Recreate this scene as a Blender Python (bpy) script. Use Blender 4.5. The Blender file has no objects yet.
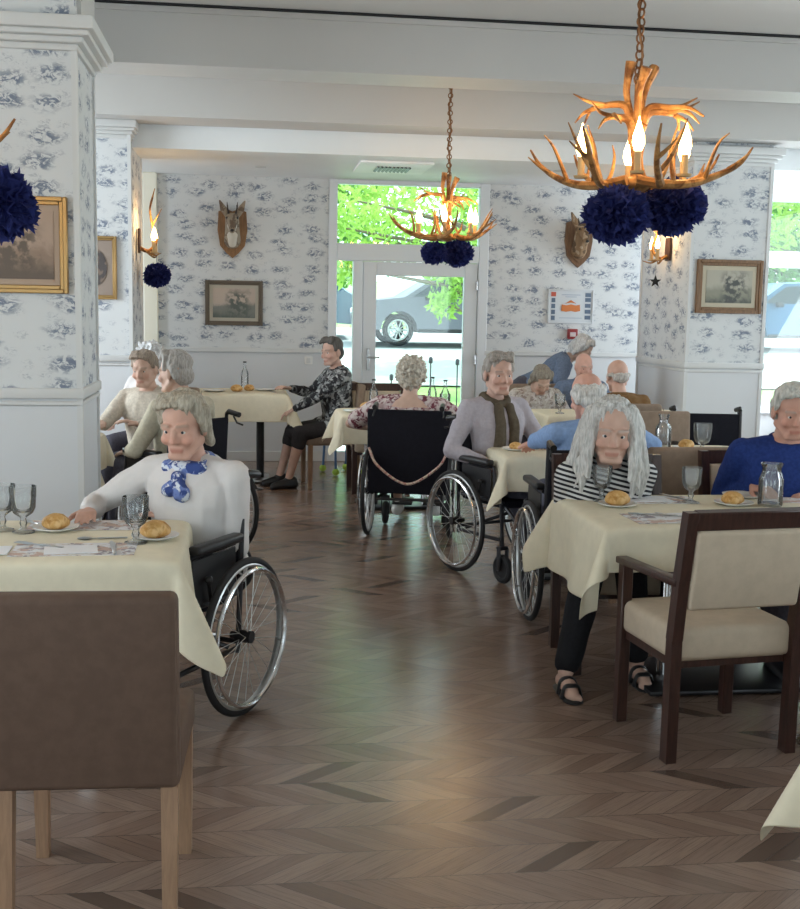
import bpy, bmesh, math, random
import numpy as np
from mathutils import Vector, Matrix, noise
random.seed(7); np.random.seed(7)
scene = bpy.context.scene
COL = scene.collection
R = math.radians

# ------------------------------------------------------------------ camera
F, YAW, PITCH, ROLL, EYE = 1150.0, .1315, .1268, .0181, 1.56
cam_data = bpy.data.cameras.new('camera')
cam = bpy.data.objects.new('camera', cam_data); COL.objects.link(cam)
fw = Vector((math.sin(YAW)*math.cos(PITCH), math.cos(YAW)*math.cos(PITCH), -math.sin(PITCH)))
rt = Vector((math.cos(YAW), -math.sin(YAW), 0)); up = rt.cross(fw)
rt, up = rt*math.cos(ROLL)+up*math.sin(ROLL), up*math.cos(ROLL)-rt*math.sin(ROLL)
cam.matrix_world = Matrix(((rt.x, up.x, -fw.x, 0), (rt.y, up.y, -fw.y, 0), (rt.z, up.z, -fw.z, EYE), (0, 0, 0, 1)))
cam_data.sensor_fit = 'HORIZONTAL'; cam_data.sensor_width = 36
cam_data.lens = F*36/800.0
cam_data.clip_start = .05; cam_data.clip_end = 300
scene.camera = cam

# ------------------------------------------------------------------ world, sun, windows' daylight and added fill lamps, exposure
world = bpy.data.worlds.new('sky'); scene.world = world; world.use_nodes = True
wn = world.node_tree; bg = wn.nodes['Background']
bg.inputs['Color'].default_value = (.74, .92, 1.0, 1); bg.inputs['Strength'].default_value = 3.2
sun_d = bpy.data.lights.new('sun', 'SUN'); sun_d.energy = 5.0; sun_d.angle = .02; sun_d.color = (1, .96, .86)
sun = bpy.data.objects.new('sun', sun_d); COL.objects.link(sun); sun.rotation_euler = (R(-9), R(24), 0)

def daylight(name, loc, rot, sx, sy, power, color=(.90, .95, 1)):  # area lamp, used for window light and for added fills
    d = bpy.data.lights.new(name, 'AREA'); d.shape = 'RECTANGLE'; d.size = sx; d.size_y = sy
    d.energy = power; d.color = color
    o = bpy.data.objects.new(name, d); COL.objects.link(o); o.location = loc; o.rotation_euler = rot
    return o
for yy, pw in ((3.2, 22), (6.8, 22), (10.0, 32)):
    daylight('window_and_fill_light', (6.15, yy, 1.75), (0, R(90), 0), 1.9, 1.9, pw)
for yy, pw in ((2.6, 40), (8.0, 88)):
    daylight('window_and_fill_light', (-3.85, yy, 1.75), (0, R(-90), 0), 1.9, 1.9, pw)
daylight('window_and_fill_light', (-3.85, 10.95, 1.35), (0, R(-118), 0), 1.9, 1.2, 46)  # added fill tilted up at the lowered ceiling; no window opening here
daylight('window_and_fill_light', (6.15, 11.0, 1.35), (0, R(118), 0), 1.9, 1.1, 40)  # added fill, tilted up to brighten the lowered ceiling and back wall
daylight('window_and_fill_light', (-1.6, -2.35, 1.8), (R(-90), 0, R(180)), 2.4, 1.8, 11, (1, .95, .88))  # added warm front fill, set in an unseen window behind the camera
daylight('window_and_fill_light', (3.2, -2.35, 1.8), (R(-90), 0, R(180)), 2.4, 1.8, 11, (1, .95, .88))  # second added front fill, in the other unseen window

vs = scene.view_settings
vs.view_transform = 'Standard'; vs.look = 'None'; vs.gamma = 1; vs.use_curve_mapping = False
vs.exposure = 0.33
scene.cycles.use_denoising = True
scene.cycles.max_bounces = 10
scene.cycles.caustics_reflective = False; scene.cycles.caustics_refractive = False
scene.cycles.sample_clamp_indirect = 6

# ------------------------------------------------------------------ materials
def mat(name, color=(.8, .8, .8), rough=.6, metal=0., spec=.5, trans=0., ior=1.45, sheen=0., emit=None, estr=0.):
    m = bpy.data.materials.new(name); m.use_nodes = True
    b = m.node_tree.nodes['Principled BSDF']
    b.inputs['Base Color'].default_value = (*color, 1); b.inputs['Roughness'].default_value = rough
    b.inputs['Metallic'].default_value = metal; b.inputs['Specular IOR Level'].default_value = spec
    b.inputs['Transmission Weight'].default_value = trans; b.inputs['IOR'].default_value = ior
    if sheen: b.inputs['Sheen Weight'].default_value = sheen
    if emit: b.inputs['Emission Color'].default_value = (*emit, 1); b.inputs['Emission Strength'].default_value = estr
    return m
class NT:
    """small helper for node graphs"""
    def __init__(s, m): s.m = m; s.t = m.node_tree; s.b = s.t.nodes.get('Principled BSDF')
    def n(s, typ, **kw):
        o = s.t.nodes.new(typ)
        for k, v in kw.items(): setattr(o, k, v)
        return o
    def l(s, a, b): s.t.links.new(a, b)
    def val(s, sock, v):
        if hasattr(v, 'is_linked') or hasattr(v, 'links'): s.l(v, sock)
        else: sock.default_value = v
    def math(s, op, a, b=0., c=0.):
        o = s.n('ShaderNodeMath', operation=op)
        for i, v in enumerate((a, b, c)): s.val(o.inputs[i], v)
        return o.outputs[0]
    def mix(s, f, a, b):
        o = s.n('ShaderNodeMix', data_type='RGBA')
        s.val(o.inputs[0], f)
        for i, v in ((6, a), (7, b)):
            if isinstance(v, tuple): o.inputs[i].default_value = (*v, 1) if len(v) == 3 else v
            else: s.l(v, o.inputs[i])
        return o.outputs[2]
    def ss(s, x, lo, hi):
        o = s.n('ShaderNodeMapRange', interpolation_type='SMOOTHSTEP')
        s.val(o.inputs[0], x); o.inputs[1].default_value = lo; o.inputs[2].default_value = hi
        return o.outputs[0]
    def pos(s, obj=False):
        if obj: return s.n('ShaderNodeTexCoord').outputs['Object']
        return s.n('ShaderNodeNewGeometry').outputs['Position']
    def sep(s, v):
        o = s.n('ShaderNodeSeparateXYZ'); s.l(v, o.inputs[0]); return o.outputs
    def comb(s, x, y, z):
        o = s.n('ShaderNodeCombineXYZ')
        for i, v in enumerate((x, y, z)): s.val(o.inputs[i], v)
        return o.outputs[0]
    def noise(s, v, scale, detail=3, rough=.55, dist=0.):
        o = s.n('ShaderNodeTexNoise'); s.l(v, o.inputs['Vector'])
        o.inputs['Scale'].default_value = scale; o.inputs['Detail'].default_value = detail
        o.inputs['Roughness'].default_value = rough; o.inputs['Distortion'].default_value = dist
        return o.outputs[0]
    def bump(s, h, strength=.2, dist=.01):
        o = s.n('ShaderNodeBump'); o.inputs['Strength'].default_value = strength; o.inputs['Distance'].default_value = dist
        s.l(h, o.inputs['Height']); s.l(o.outputs[0], s.b.inputs['Normal'])

def fabric(name, color, rough=.85, var=.12, scale=60, bump=.15):
    m = mat(name, color, rough, spec=.2); t = NT(m); p = t.pos(True)
    f = t.noise(p, scale, 4); d = tuple(c*(1-var) for c in color); l = tuple(min(1, c*(1+var)) for c in color)
    t.l(t.mix(t.ss(f, .3, .7), d, l), t.b.inputs['Base Color'])
    t.bump(t.noise(p, scale*6, 2), bump, .002)
    return m
def spotted(name, base, cols, scale, lo=.5, hi=.56, rough=.85):
    m = mat(name, base, rough, spec=.2); t = NT(m); p = t.pos(True); c = base
    for i, k in enumerate(cols):
        o = t.n('ShaderNodeVectorMath', operation='ADD'); t.l(p, o.inputs[0]); o.inputs[1].default_value = (3.1*i, 1.7*i, 5.3*i)
        c = t.mix(t.ss(t.noise(o.outputs[0], scale, 3, .6, .6), lo, hi), c, k)
    t.l(c, t.b.inputs['Base Color']); return m
def wood(name, color, dark=.6, rough=.45, scale=14):
    m = mat(name, color, rough); t = NT(m); p = t.pos(True)
    mp = t.n('ShaderNodeMapping'); t.l(p, mp.inputs[0]); mp.inputs['Scale'].default_value = (6, 6, .7)
    f = t.noise(mp.outputs[0], scale, 5, .6, .5)
    t.l(t.mix(t.ss(f, .3, .72), tuple(c*dark for c in color), color), t.b.inputs['Base Color'])
    return m
def painted(name, color, rough=.55):
    m = mat(name, color, rough); t = NT(m); p = t.pos()
    f = t.noise(p, 2.5, 4); t.l(t.mix(f, tuple(c*.93 for c in color), color), t.b.inputs['Base Color'])
    t.bump(t.noise(p, 180, 2), .05, .002); return m
def toile(name, axis):
    m = mat(name, (.8, .82, .82), .75, spec=.2); t = NT(m)
    x, y, z = t.sep(t.pos()); u = x if axis == 'x' else y
    def layer(su, sz, rnd, off, fine, lo, hi, r0, r1):
        v = t.comb(t.math('MULTIPLY_ADD', u, su, off), t.math('MULTIPLY_ADD', z, sz, off*.7), 0.)
        vo = t.n('ShaderNodeTexVoronoi', voronoi_dimensions='2D'); vo.inputs['Scale'].default_value = 1; vo.inputs['Randomness'].default_value = rnd
        t.l(v, vo.inputs['Vector'])
        blob = t.ss(t.math('ADD', vo.outputs['Distance'], t.math('MULTIPLY', t.math('SUBTRACT', t.noise(v, 2.2, 3), .5), .55)), r1, r0)
        w = t.comb(t.math('MULTIPLY', u, fine), t.math('MULTIPLY', z, fine*1.5), off)
        ink = t.ss(t.noise(w, 1., 5, .68, 1.1), lo, hi)
        return t.math('MULTIPLY', blob, ink)
    a = layer(3.9, 7.4, .62, 0., 23, .45, .56, .13, .44)
    b = layer(8.0, 13.0, .8, 4.3, 44, .49, .60, .10, .40)
    mask = t.math('MINIMUM', t.math('ADD', a, t.math('MULTIPLY', b, .4)), 1.)
    base = t.mix(t.noise(t.comb(u, z, 0.), 3, 3), (.63, .655, .665), (.70, .72, .73))
    t.l(t.mix(t.math('MULTIPLY', mask, .86), base, (.115, .155, .24)), t.b.inputs['Base Color'])
    return m
def chevron():
    m = mat('chevron_oak', (.3, .2, .14), .38, spec=.5, ior=1.75); t = NT(m); x, y, z = t.sep(t.pos())
    rowf = t.math('DIVIDE', y, .165); row = t.math('FLOOR', rowf); fr = t.math('FRACT', rowf)
    par = t.math('MULTIPLY_ADD', t.math('FRACT', t.math('MULTIPLY', row, .5)), 4., -1.)      # -1 / +1
    uu = t.math('DIVIDE', t.math('MULTIPLY_ADD', t.math('MULTIPLY', fr, par), .205, x), .092)
    pid = t.math('FLOOR', uu); pf = t.math('FRACT', uu)
    wn_ = t.n('ShaderNodeTexWhiteNoise', noise_dimensions='2D'); t.l(t.comb(pid, row, 0.), wn_.inputs[0])
    rnd = wn_.outputs[0]
    along = t.math('MULTIPLY_ADD', t.math('MULTIPLY', x, par), -.78, t.math('MULTIPLY', y, .63))
    acr = t.math('MULTIPLY', uu, 3.)
    g = t.noise(t.comb(t.math('MULTIPLY', along, 5.), t.math('MULTIPLY', acr, 3.2), t.math('MULTIPLY', rnd, 37.)), 1.6, 6, .62, .8)
    c0 = t.mix(rnd, (.215, .142, .110), (.305, .213, .166))
    c1 = t.mix(t.ss(rnd, .90, .98), c0, (.105, .066, .050))
    c2 = t.mix(t.math('MULTIPLY', t.ss(g, .42, .75), .55), c1, (.075, .05, .04))
    seam = t.math('MINIMUM', t.math('MINIMUM', t.ss(pf, 0., .035), t.ss(t.math('SUBTRACT', 1., pf), 0., .02)),
                  t.math('MINIMUM', t.ss(fr, 0., .018), t.ss(t.math('SUBTRACT', 1., fr), 0., .012)))
    t.l(t.mix(seam, (.05, .034, .027), c2), t.b.inputs['Base Color'])
    rr = t.math('MULTIPLY_ADD', g, .10, .19); t.l(rr, t.b.inputs['Roughness'])
    t.bump(t.math('MULTIPLY_ADD', g, .35, seam), .04, .002)
    return m

M = {}
M['paper_x'] = toile('toile_wallpaper_facing', 'x'); M['paper_y'] = toile('toile_wallpaper_side', 'y')
M['floor'] = chevron()
M['dado'] = painted('dado_paint', (.68, .705, .73)); M['trim'] = painted('trim_paint', (.67, .685, .685))
M['beam'] = painted('beam_paint', (.56, .555, .54)); M['ceiling'] = painted('ceiling_paint', (.66, .65, .62))
M['soffit'] = painted('soffit_paint', (.85, .885, .90)); M['wall'] = painted('plain_wall', (.72, .72, .70))
M['pvc'] = mat('window_frame_white', (.74, .78, .82), .35)
M['cloth'] = fabric('cream_tablecloth', (.74, .675, .52), .8, .03, 20, .08)
M['taupe'] = fabric('taupe_leatherette', (.130, .084, .063), .62, .08, 25, .1)
M['taupe_l'] = fabric('taupe_fabric', (.27, .20, .15), .75, .08, 25, .1)
M['beige'] = fabric('beige_leatherette', (.52, .43, .33), .6, .05, 20, .1)
M['oak'] = wood('oak_leg', (.37, .225, .14), .75); M['dark_wood'] = wood('wenge_wood', (.055, .022, .016), .5, .35)
M['black'] = mat('black_plastic', (.012, .012, .014), .4); M['rubber'] = mat('tyre_rubber', (.018, .018, .02), .75)
M['black_cloth'] = fabric('black_canvas', (.012, .012, .018), .85, .1, 40, .2)
M['chrome'] = mat('chrome', (.72, .73, .74), .16, 1.); M['steel'] = mat('brushed_steel', (.5, .52, .54), .32, 1.)
M['alu'] = mat('grey_rim', (.55, .56, .56), .3, .8); M['dark_metal'] = mat('dark_metal', (.05, .05, .055), .35, .8)
def thin_glass(name, tint, milk, ior=1.5):
    m = bpy.data.materials.new(name); m.use_nodes = True; t = m.node_tree; t.nodes.clear(); N = t.nodes.new
    o = N('ShaderNodeOutputMaterial'); tr = N('ShaderNodeBsdfTransparent'); gl = N('ShaderNodeBsdfGlossy'); df = N('ShaderNodeBsdfDiffuse'); fr = N('ShaderNodeFresnel'); a = N('ShaderNodeMixShader'); b = N('ShaderNodeMixShader')
    tr.inputs[0].default_value = (*tint, 1); gl.inputs['Roughness'].default_value = .04; df.inputs[0].default_value = (.8, .84, .86, 1); fr.inputs[0].default_value = ior; a.inputs[0].default_value = milk
    t.links.new(tr.outputs[0], a.inputs[1]); t.links.new(df.outputs[0], a.inputs[2]); t.links.new(fr.outputs[0], b.inputs[0]); t.links.new(a.outputs[0], b.inputs[1]); t.links.new(gl.outputs[0], b.inputs[2]); t.links.new(b.outputs[0], o.inputs[0])
    return m
M['glass'] = thin_glass('clear_glass', (.985, .99, .99), .10)
M['water'] = thin_glass('water', (.96, .98, .985), .03, 1.33); M['pressed'] = thin_glass('pressed_glass', (.985, .99, .99), .15)
M['bread'] = spotted('bread_crust', (.62, .36, .13), [(.74, .50, .24), (.45, .22, .06)], 22, .45, .62, .6)
M['china'] = mat('white_china', (.80, .80, .78), .2)
M['paper'] = mat('white_paper', (.80, .80, .82), .7)
M['placemat'] = spotted('printed_placemat', (.66, .63, .60), [(.30, .27, .30), (.55, .40, .34), (.72, .72, .74)], 17, .50, .53, .6)
M['antler'] = spotted('antler', (.34, .17, .06), [(.50, .28, .11), (.16, .07, .025)], 14, .45, .65, .45)
M['candle'] = mat('candle_sleeve', (.62, .42, .20), .5)
M['bulb'] = mat('flame_bulb', (1, .8, .5), .3, emit=(1, .62, .22), estr=16)
M['pom'] = mat('navy_tissue_paper', (.028, .036, .15), .7, spec=.2); _t = NT(M['pom']); _tr = _t.n('ShaderNodeBsdfTranslucent'); _tr.inputs[0].default_value = (.04, .055, .24, 1); _mx = _t.n('ShaderNodeMixShader'); _mx.inputs[0].default_value = .35
_t.l(_t.b.outputs[0], _mx.inputs[1]); _t.l(_tr.outputs[0], _mx.inputs[2]); _t.l(_mx.outputs[0], _t.t.nodes['Material Output'].inputs[0])
M['chain'] = mat('bronze_chain', (.22, .11, .05), .4, .7)
M['gold'] = mat('gilt_frame', (.42, .27, .11), .38, .55); M['frame_dark'] = mat('dark_frame', (.12, .095, .07), .45)
M['leaf'] = None
# ------------------------------------------------------------------ mesh building
class MB:
    def __init__(s): s.v = []; s.f = []; s.mi = []; s.T = Matrix.Identity(4); s.n = 0
    def add(s, verts, faces, m=0):
        T = s.T; s.v.extend([tuple(T @ Vector(p)) for p in verts])
        k = s.n; s.f.extend([tuple(i+k for i in f) for f in faces]); s.mi.extend([m]*len(faces)); s.n += len(verts)
        return s
    def box(s, c, size, rot=None, r=0., seg=1, m=0):
        bm = bmesh.new(); bmesh.ops.create_cube(bm, size=1.)
        for v in bm.verts: v.co = Vector((v.co.x*size[0], v.co.y*size[1], v.co.z*size[2]))
        if r > 0:
            bmesh.ops.bevel(bm, geom=list(bm.edges), offset=min(r, min(size)*.49), segments=seg, affect='EDGES', profile=.5)
        q = Matrix.Translation(c) @ (rot.to_4x4() if rot is not None else Matrix.Identity(4))
        bm.verts.index_update()
        vs_ = [q @ v.co for v in bm.verts]; fs = [[v.index for v in f.verts] for f in bm.faces]; bm.free()
        return s.add(vs_, fs, m)
    def b2(s, lo, hi, r=0., seg=1, m=0):
        return s.box([(a+b)/2 for a, b in zip(lo, hi)], [abs(b-a) for a, b in zip(lo, hi)], None, r, seg, m)
    def tube(s, pts, rad, seg=10, m=0, cap=True, sq=None, up=None):
        """swept tube; rad number or list; sq=(a,b) scales the section along its two axes"""
        pts = [Vector(p) for p in pts]; n = len(pts)
        if not hasattr(rad, '__len__'): rad = [rad]*n
        tang = []
        for i in range(n):
            d = pts[min(i+1, n-1)]-pts[max(i-1, 0)]
            tang.append(d.normalized() if d.length > 1e-9 else Vector((0, 0, 1)))
        ref = Vector(up) if up is not None else (Vector((0, 0, 1)) if abs(tang[0].z) < .9 else Vector((1, 0, 0)))
        a = (ref-tang[0]*ref.dot(tang[0])).normalized()
        V = []; Fc = []
        for i in range(n):
            a = a-tang[i]*a.dot(tang[i])
            a = a.normalized() if a.length > 1e-6 else tang[i].orthogonal().normalized()
            b = tang[i].cross(a); sa, sb = sq if sq else (1, 1)
            for k in range(seg):
                t = 2*math.pi*k/seg
                V.append(pts[i]+a*(math.cos(t)*rad[i]*sa)+b*(math.sin(t)*rad[i]*sb))
        for i in range(n-1):
            for k in range(seg):
                k2 = (k+1) % seg
                Fc.append((i*seg+k, i*seg+k2, (i+1)*seg+k2, (i+1)*seg+k))
        if cap:
            Fc.append(tuple(range(seg-1, -1, -1))); Fc.append(tuple(range((n-1)*seg, n*seg)))
        return s.add(V, Fc, m)
    def ell(s, c, rad, rot=None, seg=14, rings=9, m=0):
        c = Vector(c); V = [Vector((0, 0, 1))]; Fc = []
        for i in range(1, rings):
            t = math.pi*i/rings
            for k in range(seg):
                p = 2*math.pi*k/seg; V.append(Vector((math.sin(t)*math.cos(p), math.sin(t)*math.sin(p), math.cos(t))))
        V.append(Vector((0, 0, -1)))
        for k in range(seg): Fc.append((0, 1+k, 1+(k+1) % seg))
        for i in range(rings-2):
            for k in range(seg):
                a = 1+i*seg; Fc.append((a+k, a+seg+k, a+seg+(k+1) % seg, a+(k+1) % seg))
        a = 1+(rings-2)*seg
        for k in range(seg): Fc.append((a+k, len(V)-1, a+(k+1) % seg))
        if not hasattr(rad, '__len__'): rad = (rad,)*3
        q = rot if rot is not None else Matrix.Identity(3)
        return s.add([c+q @ Vector((p.x*rad[0], p.y*rad[1], p.z*rad[2])) for p in V], Fc, m)
    def cap(s, a, b, ra, rb=None, seg=10, m=0):
        """capsule with taper"""
        a = Vector(a); b = Vector(b); rb = ra if rb is None else rb; d = b-a
        if d.length < 1e-6: return s.ell(a, ra, None, seg, 7, m)
        d.normalize(); P = []; Q = []
        for t in (-85, -60, -30, 0): P.append(a+d*(ra*math.sin(R(t)))); Q.append(ra*math.cos(R(t)))
        for t in (0, 30, 60, 85): P.append(b+d*(rb*math.sin(R(t)))); Q.append(rb*math.cos(R(t)))
        return s.tube(P, Q, seg, m)
    def chain(s, pts, rad, seg=10, m=0):
        for i in range(len(pts)-1): s.cap(pts[i], pts[i+1], rad[i], rad[i+1], seg, m)
        return s
    def torus(s, c, rmaj, rmin, axis='x', seg=40, ms=8, m=0, sx=1.):
        V = []; Fc = []
        for i in range(seg):
            t = 2*math.pi*i/seg
            for k in range(ms):
                p = 2*math.pi*k/ms; r = rmaj+rmin*math.cos(p); h = rmin*math.sin(p)*sx
                q = {'x': (h, r*math.cos(t), r*math.sin(t)), 'y': (r*math.cos(t), h, r*math.sin(t)), 'z': (r*math.cos(t), r*math.sin(t), h)}[axis]
                V.append((q[0]+c[0], q[1]+c[1], q[2]+c[2]))
        for i in range(seg):
            for k in range(ms):
                a = i*ms+k; b = i*ms+(k+1) % ms; e = ((i+1) % seg)*ms
                Fc.append((a, b, e+(k+1) % ms, e+k))
        return s.add(V, Fc, m)
    def lathe(s, prof, c=(0, 0, 0), seg=24, m=0):
        V = []; Fc = []; n = len(prof)
        for r, z in prof:
            for k in range(seg):
                t = 2*math.pi*k/seg; V.append((c[0]+r*math.cos(t), c[1]+r*math.sin(t), c[2]+z))
        for i in range(n-1):
            for k in range(seg):
                k2 = (k+1) % seg; Fc.append((i*seg+k, i*seg+k2, (i+1)*seg+k2, (i+1)*seg+k))
        Fc.append(tuple(range(seg-1, -1, -1))); Fc.append(tuple(range((n-1)*seg, n*seg)))
        return s.add(V, Fc, m)
    def prism(s, poly, lo, hi, axis='y', m=0):
        """polygon in the two other axes extruded along axis"""
        def P(a, b, h): return {'y': (a, h, b), 'x': (h, a, b), 'z': (a, b, h)}[axis]
        n = len(poly); V = [P(a, b, lo) for a, b in poly]+[P(a, b, hi) for a, b in poly]
        Fc = [tuple(range(n-1, -1, -1)), tuple(range(n, 2*n))]+[(i, (i+1) % n, n+(i+1) % n, n+i) for i in range(n)]
        return s.add(V, Fc, m)
    def mesh(s, name, mats, smooth=True, angle=38, fix=True):
        me = bpy.data.meshes.new(name); me.from_pydata(s.v, [], s.f)
        for m in (mats if isinstance(mats, (list, tuple)) else [mats]): me.materials.append(m)
        me.polygons.foreach_set('material_index', s.mi)
        if fix:
            bm = bmesh.new(); bm.from_mesh(me); bmesh.ops.recalc_face_normals(bm, faces=list(bm.faces)); bm.to_mesh(me); bm.free()
        if smooth:
            me.polygons.foreach_set('use_smooth', [True]*len(me.polygons))
            me.set_sharp_from_angle(angle=R(angle))
        me.update(); return me
    def obj(s, name, mats, parent=None, **kw):
        o = bpy.data.objects.new(name, s.mesh(name, mats, **kw)); COL.objects.link(o)
        if parent is not None: o.parent = parent
        return o

def tag(o, label=None, cat=None, group=None, kind=None):
    if label: o['label'] = label
    if cat: o['category'] = cat
    if group: o['group'] = group
    if kind: o['kind'] = kind
    return o
def thing(name, label, cat, loc=(0, 0, 0), rz=0., group=None):
    o = bpy.data.objects.new(name, None); COL.objects.link(o); o.empty_display_size = .1
    o.location = loc; o.rotation_euler = (0, 0, rz); return tag(o, label, cat, group)
def kids(o): return [c for c in o.children]
def dup(o, loc=None, rz=None, label=None, group=None, parent=None, skip=()):
    c = o.copy(); COL.objects.link(c)
    if parent is not None: c.parent = parent
    if loc is not None: c.location = loc
    if rz is not None: c.rotation_euler = (0, 0, rz)
    if label: c['label'] = label
    if group: c['group'] = group
    for ch in kids(o):
        if ch.name.split('.')[0] in skip: continue
        dup(ch, parent=c)
    return c
def struct(o): o['kind'] = 'structure'; return o
def place_at(o, loc, rz=0):
    o.location = loc; o.rotation_euler = (0, 0, rz); return o

# ------------------------------------------------------------------ room
DADO, SOF, BEAMZ, CEIL, BACK = 1.128, 2.81, 2.99, 3.34, 11.6
struct(MB().b2((-4.3, -2.7, -.1), (6.6, BACK+.25, 0)).obj('floor', M['floor'], smooth=False))
struct(MB().b2((-4.3, -2.7, CEIL), (6.6, 9.8, CEIL+.15)).obj('ceiling', M['ceiling'], smooth=False))
struct(MB().b2((-4.3, 9.75, SOF), (6.6, BACK+.25, CEIL+.15)).obj('ceiling_back', M['soffit'], smooth=False))
def beam(y0, y1, name):
    mb = MB().b2((-4.3, y0, BEAMZ), (6.6, y1, CEIL))
    mb.b2((-4.3, y0-.018, CEIL-.05), (6.6, y1+.018, CEIL-.018))
    struct(mb.obj(name, M['beam'], smooth=False))
beam(7.29, 7.66, 'beam_1'); beam(9.28, 9.70, 'beam_2'); beam(4.0, 4.35, 'beam_3'); beam(.8, 1.15, 'beam_4')
# shade of the gap above the first beam, laid in as a dark strip
struct(MB().b2((-4.3, 7.262, CEIL-.012), (6.6, 7.30, CEIL-.001)).obj('shadow_gap_strip', M['dark_metal'], smooth=False))

def wall_seg(mb, x0, x1, z0, z1, y0=BACK, y1=BACK+.25, m=0): mb.b2((x0, y0, z0), (x1, y1, z1), m=m)
w = MB()
for x0, x1 in ((-4.3, .80), (2.38, 4.93), (6.2, 6.6)):
    wall_seg(w, x0, x1, DADO, SOF+.1, m=0); wall_seg(w, x0, x1, 0, DADO, m=1)
wall_seg(w, 4.93, 6.2, 0, .55, m=1)
struct(w.obj('wall_back', [M['paper_x'], M['dado']], smooth=False))
d = MB()
for x0, x1 in ((-4.3, .80), (2.38, 4.93)): d.b2((x0, BACK-.022, DADO-.035), (x1, BACK, DADO+.012), .006)
struct(d.obj('trim_2', M['trim']))
d = MB()
for x0, x1 in ((-4.3, .80), (2.38, 4.93)): d.b2((x0, BACK-.016, 0), (x1, BACK, .10), .004)
struct(d.obj('baseboard_back', M['trim']))
# corner board at the left end of the back wall
struct(MB().b2((-1.02, BACK-.10, 0), (-.885, BACK, SOF), .008).obj('trim_3', mat('cream_board', (.80, .78, .66), .5)))
# side and front walls with window openings
def side_wall(name, x0, x1, opens):
    mb = MB(); y = -2.7
    for a, b in opens:
        mb.b2((x0, y, 0), (x1, a, CEIL)); mb.b2((x0, a, 0), (x1, b, .75)); mb.b2((x0, a, 2.75), (x1, b, CEIL)); y = b
    mb.b2((x0, y, 0), (x1, BACK+.25, CEIL)); struct(mb.obj(name, M['wall'], smooth=False))
side_wall('wall_right', 6.3, 6.6, ((2.2, 4.2), (5.8, 7.8), (9.0, 11.0)))
side_wall('wall_left', -4.3, -4.0, ((1.6, 3.6), (7.0, 9.0)))
mb = MB(); x = -4.3
for a, b in ((-2.9, -.3), (1.9, 4.5)):
    mb.b2((x, -2.7, 0), (a, -2.45, CEIL)); mb.b2((a, -2.7, 0), (b, -2.45, .8)); mb.b2((a, -2.7, 2.8), (b, -2.45, CEIL)); x = b
mb.b2((x, -2.7, 0), (6.6, -2.45, CEIL)); struct(mb.obj('wall_front', M['wall'], smooth=False))

def pillar(name, x0, x1, y0, y1, face_x, crown_w=.10, top=BEAMZ, ch=1.):
    """wallpapered pillar: wallpaper above a dado, corner beads, rail, skirting and a stepped crown"""
    mb = MB()
    mb.add([(x0, y0, DADO), (x1, y0, DADO), (x1, y0, BEAMZ), (x0, y0, BEAMZ)], [(0, 1, 2, 3)], 0)
    mb.add([(x0, y1, DADO), (x1, y1, DADO), (x1, y1, BEAMZ), (x0, y1, BEAMZ)], [(3, 2, 1, 0)], 0)
    for xx in (x0, x1): mb.add([(xx, y0, DADO), (xx, y1, DADO), (xx, y1, BEAMZ), (xx, y0, BEAMZ)], [(0, 1, 2, 3)], 1)
    mb.b2((x0, y0, 0), (x1, y1, DADO), m=2)
    mb.add([(x0, y0, BEAMZ), (x1, y0, BEAMZ), (x1, y1, BEAMZ), (x0, y1, BEAMZ)], [(0, 1, 2, 3)], 2)
    o = struct(mb.obj(name, [M['paper_x'], M['paper_y'], M['dado']], smooth=False, fix=False))
    t = MB(); e = .012
    for cx in (x0, x1):
        for cy in (y0, y1):
            sx = 1 if cx == x0 else -1; sy = 1 if cy == y0 else -1
            t.prism([(cx+a_*sx, cy+b_*sy) for a_, b_ in ((-e, -e), (.017, -e), (.017, .006), (.006, .006), (.006, .017), (-e, .017))], 0, BEAMZ-.05, 'z')
    t.b2((x0-.022, y0-.022, DADO-.04), (x1+.022, y1+.022, DADO+.012), .008, 2)
    t.b2((x0-.015, y0-.015, DADO-.075), (x1+.015, y1+.015, DADO-.05), .006)
    t.b2((x0-.018, y0-.018, 0), (x1+.018, y1+.018, .12), .006)
    for i, (dz0, dz1, g) in enumerate(((-.255, -.20, .018), (-.20, -.15, .045), (-.15, -.105, .075), (-.105, 0, .10))):
        g = g*crown_w/.10
        t.b2((x0-g, y0-g, top+dz0*ch), (x1+g, y1+g, top+dz1*ch), .008, 2)
    q = t.obj('crown_and_beading', M['trim'], o)
    return o
p1_ = pillar('pillar_1', -1.75, -.822, 5.80, 6.42, 1, .10, 2.885, .58)
pillar('pillar_2', -1.75, -.945, 9.55, 10.50, 1, .06, BEAMZ, .55)
pillar('pillar_3', 3.725, 4.41, 9.52, 10.75, -1, .08, 2.955, .6)
# block carrying the ceiling over the near left pillar
mb = MB().b2((-1.19, 5.84, 2.88), (-.85, 6.38, CEIL)).b2((-.85, 5.88, 2.88), (-.80, 6.38, CEIL))
struct(mb.obj('pillar_block', M['beam'], smooth=False))

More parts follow.
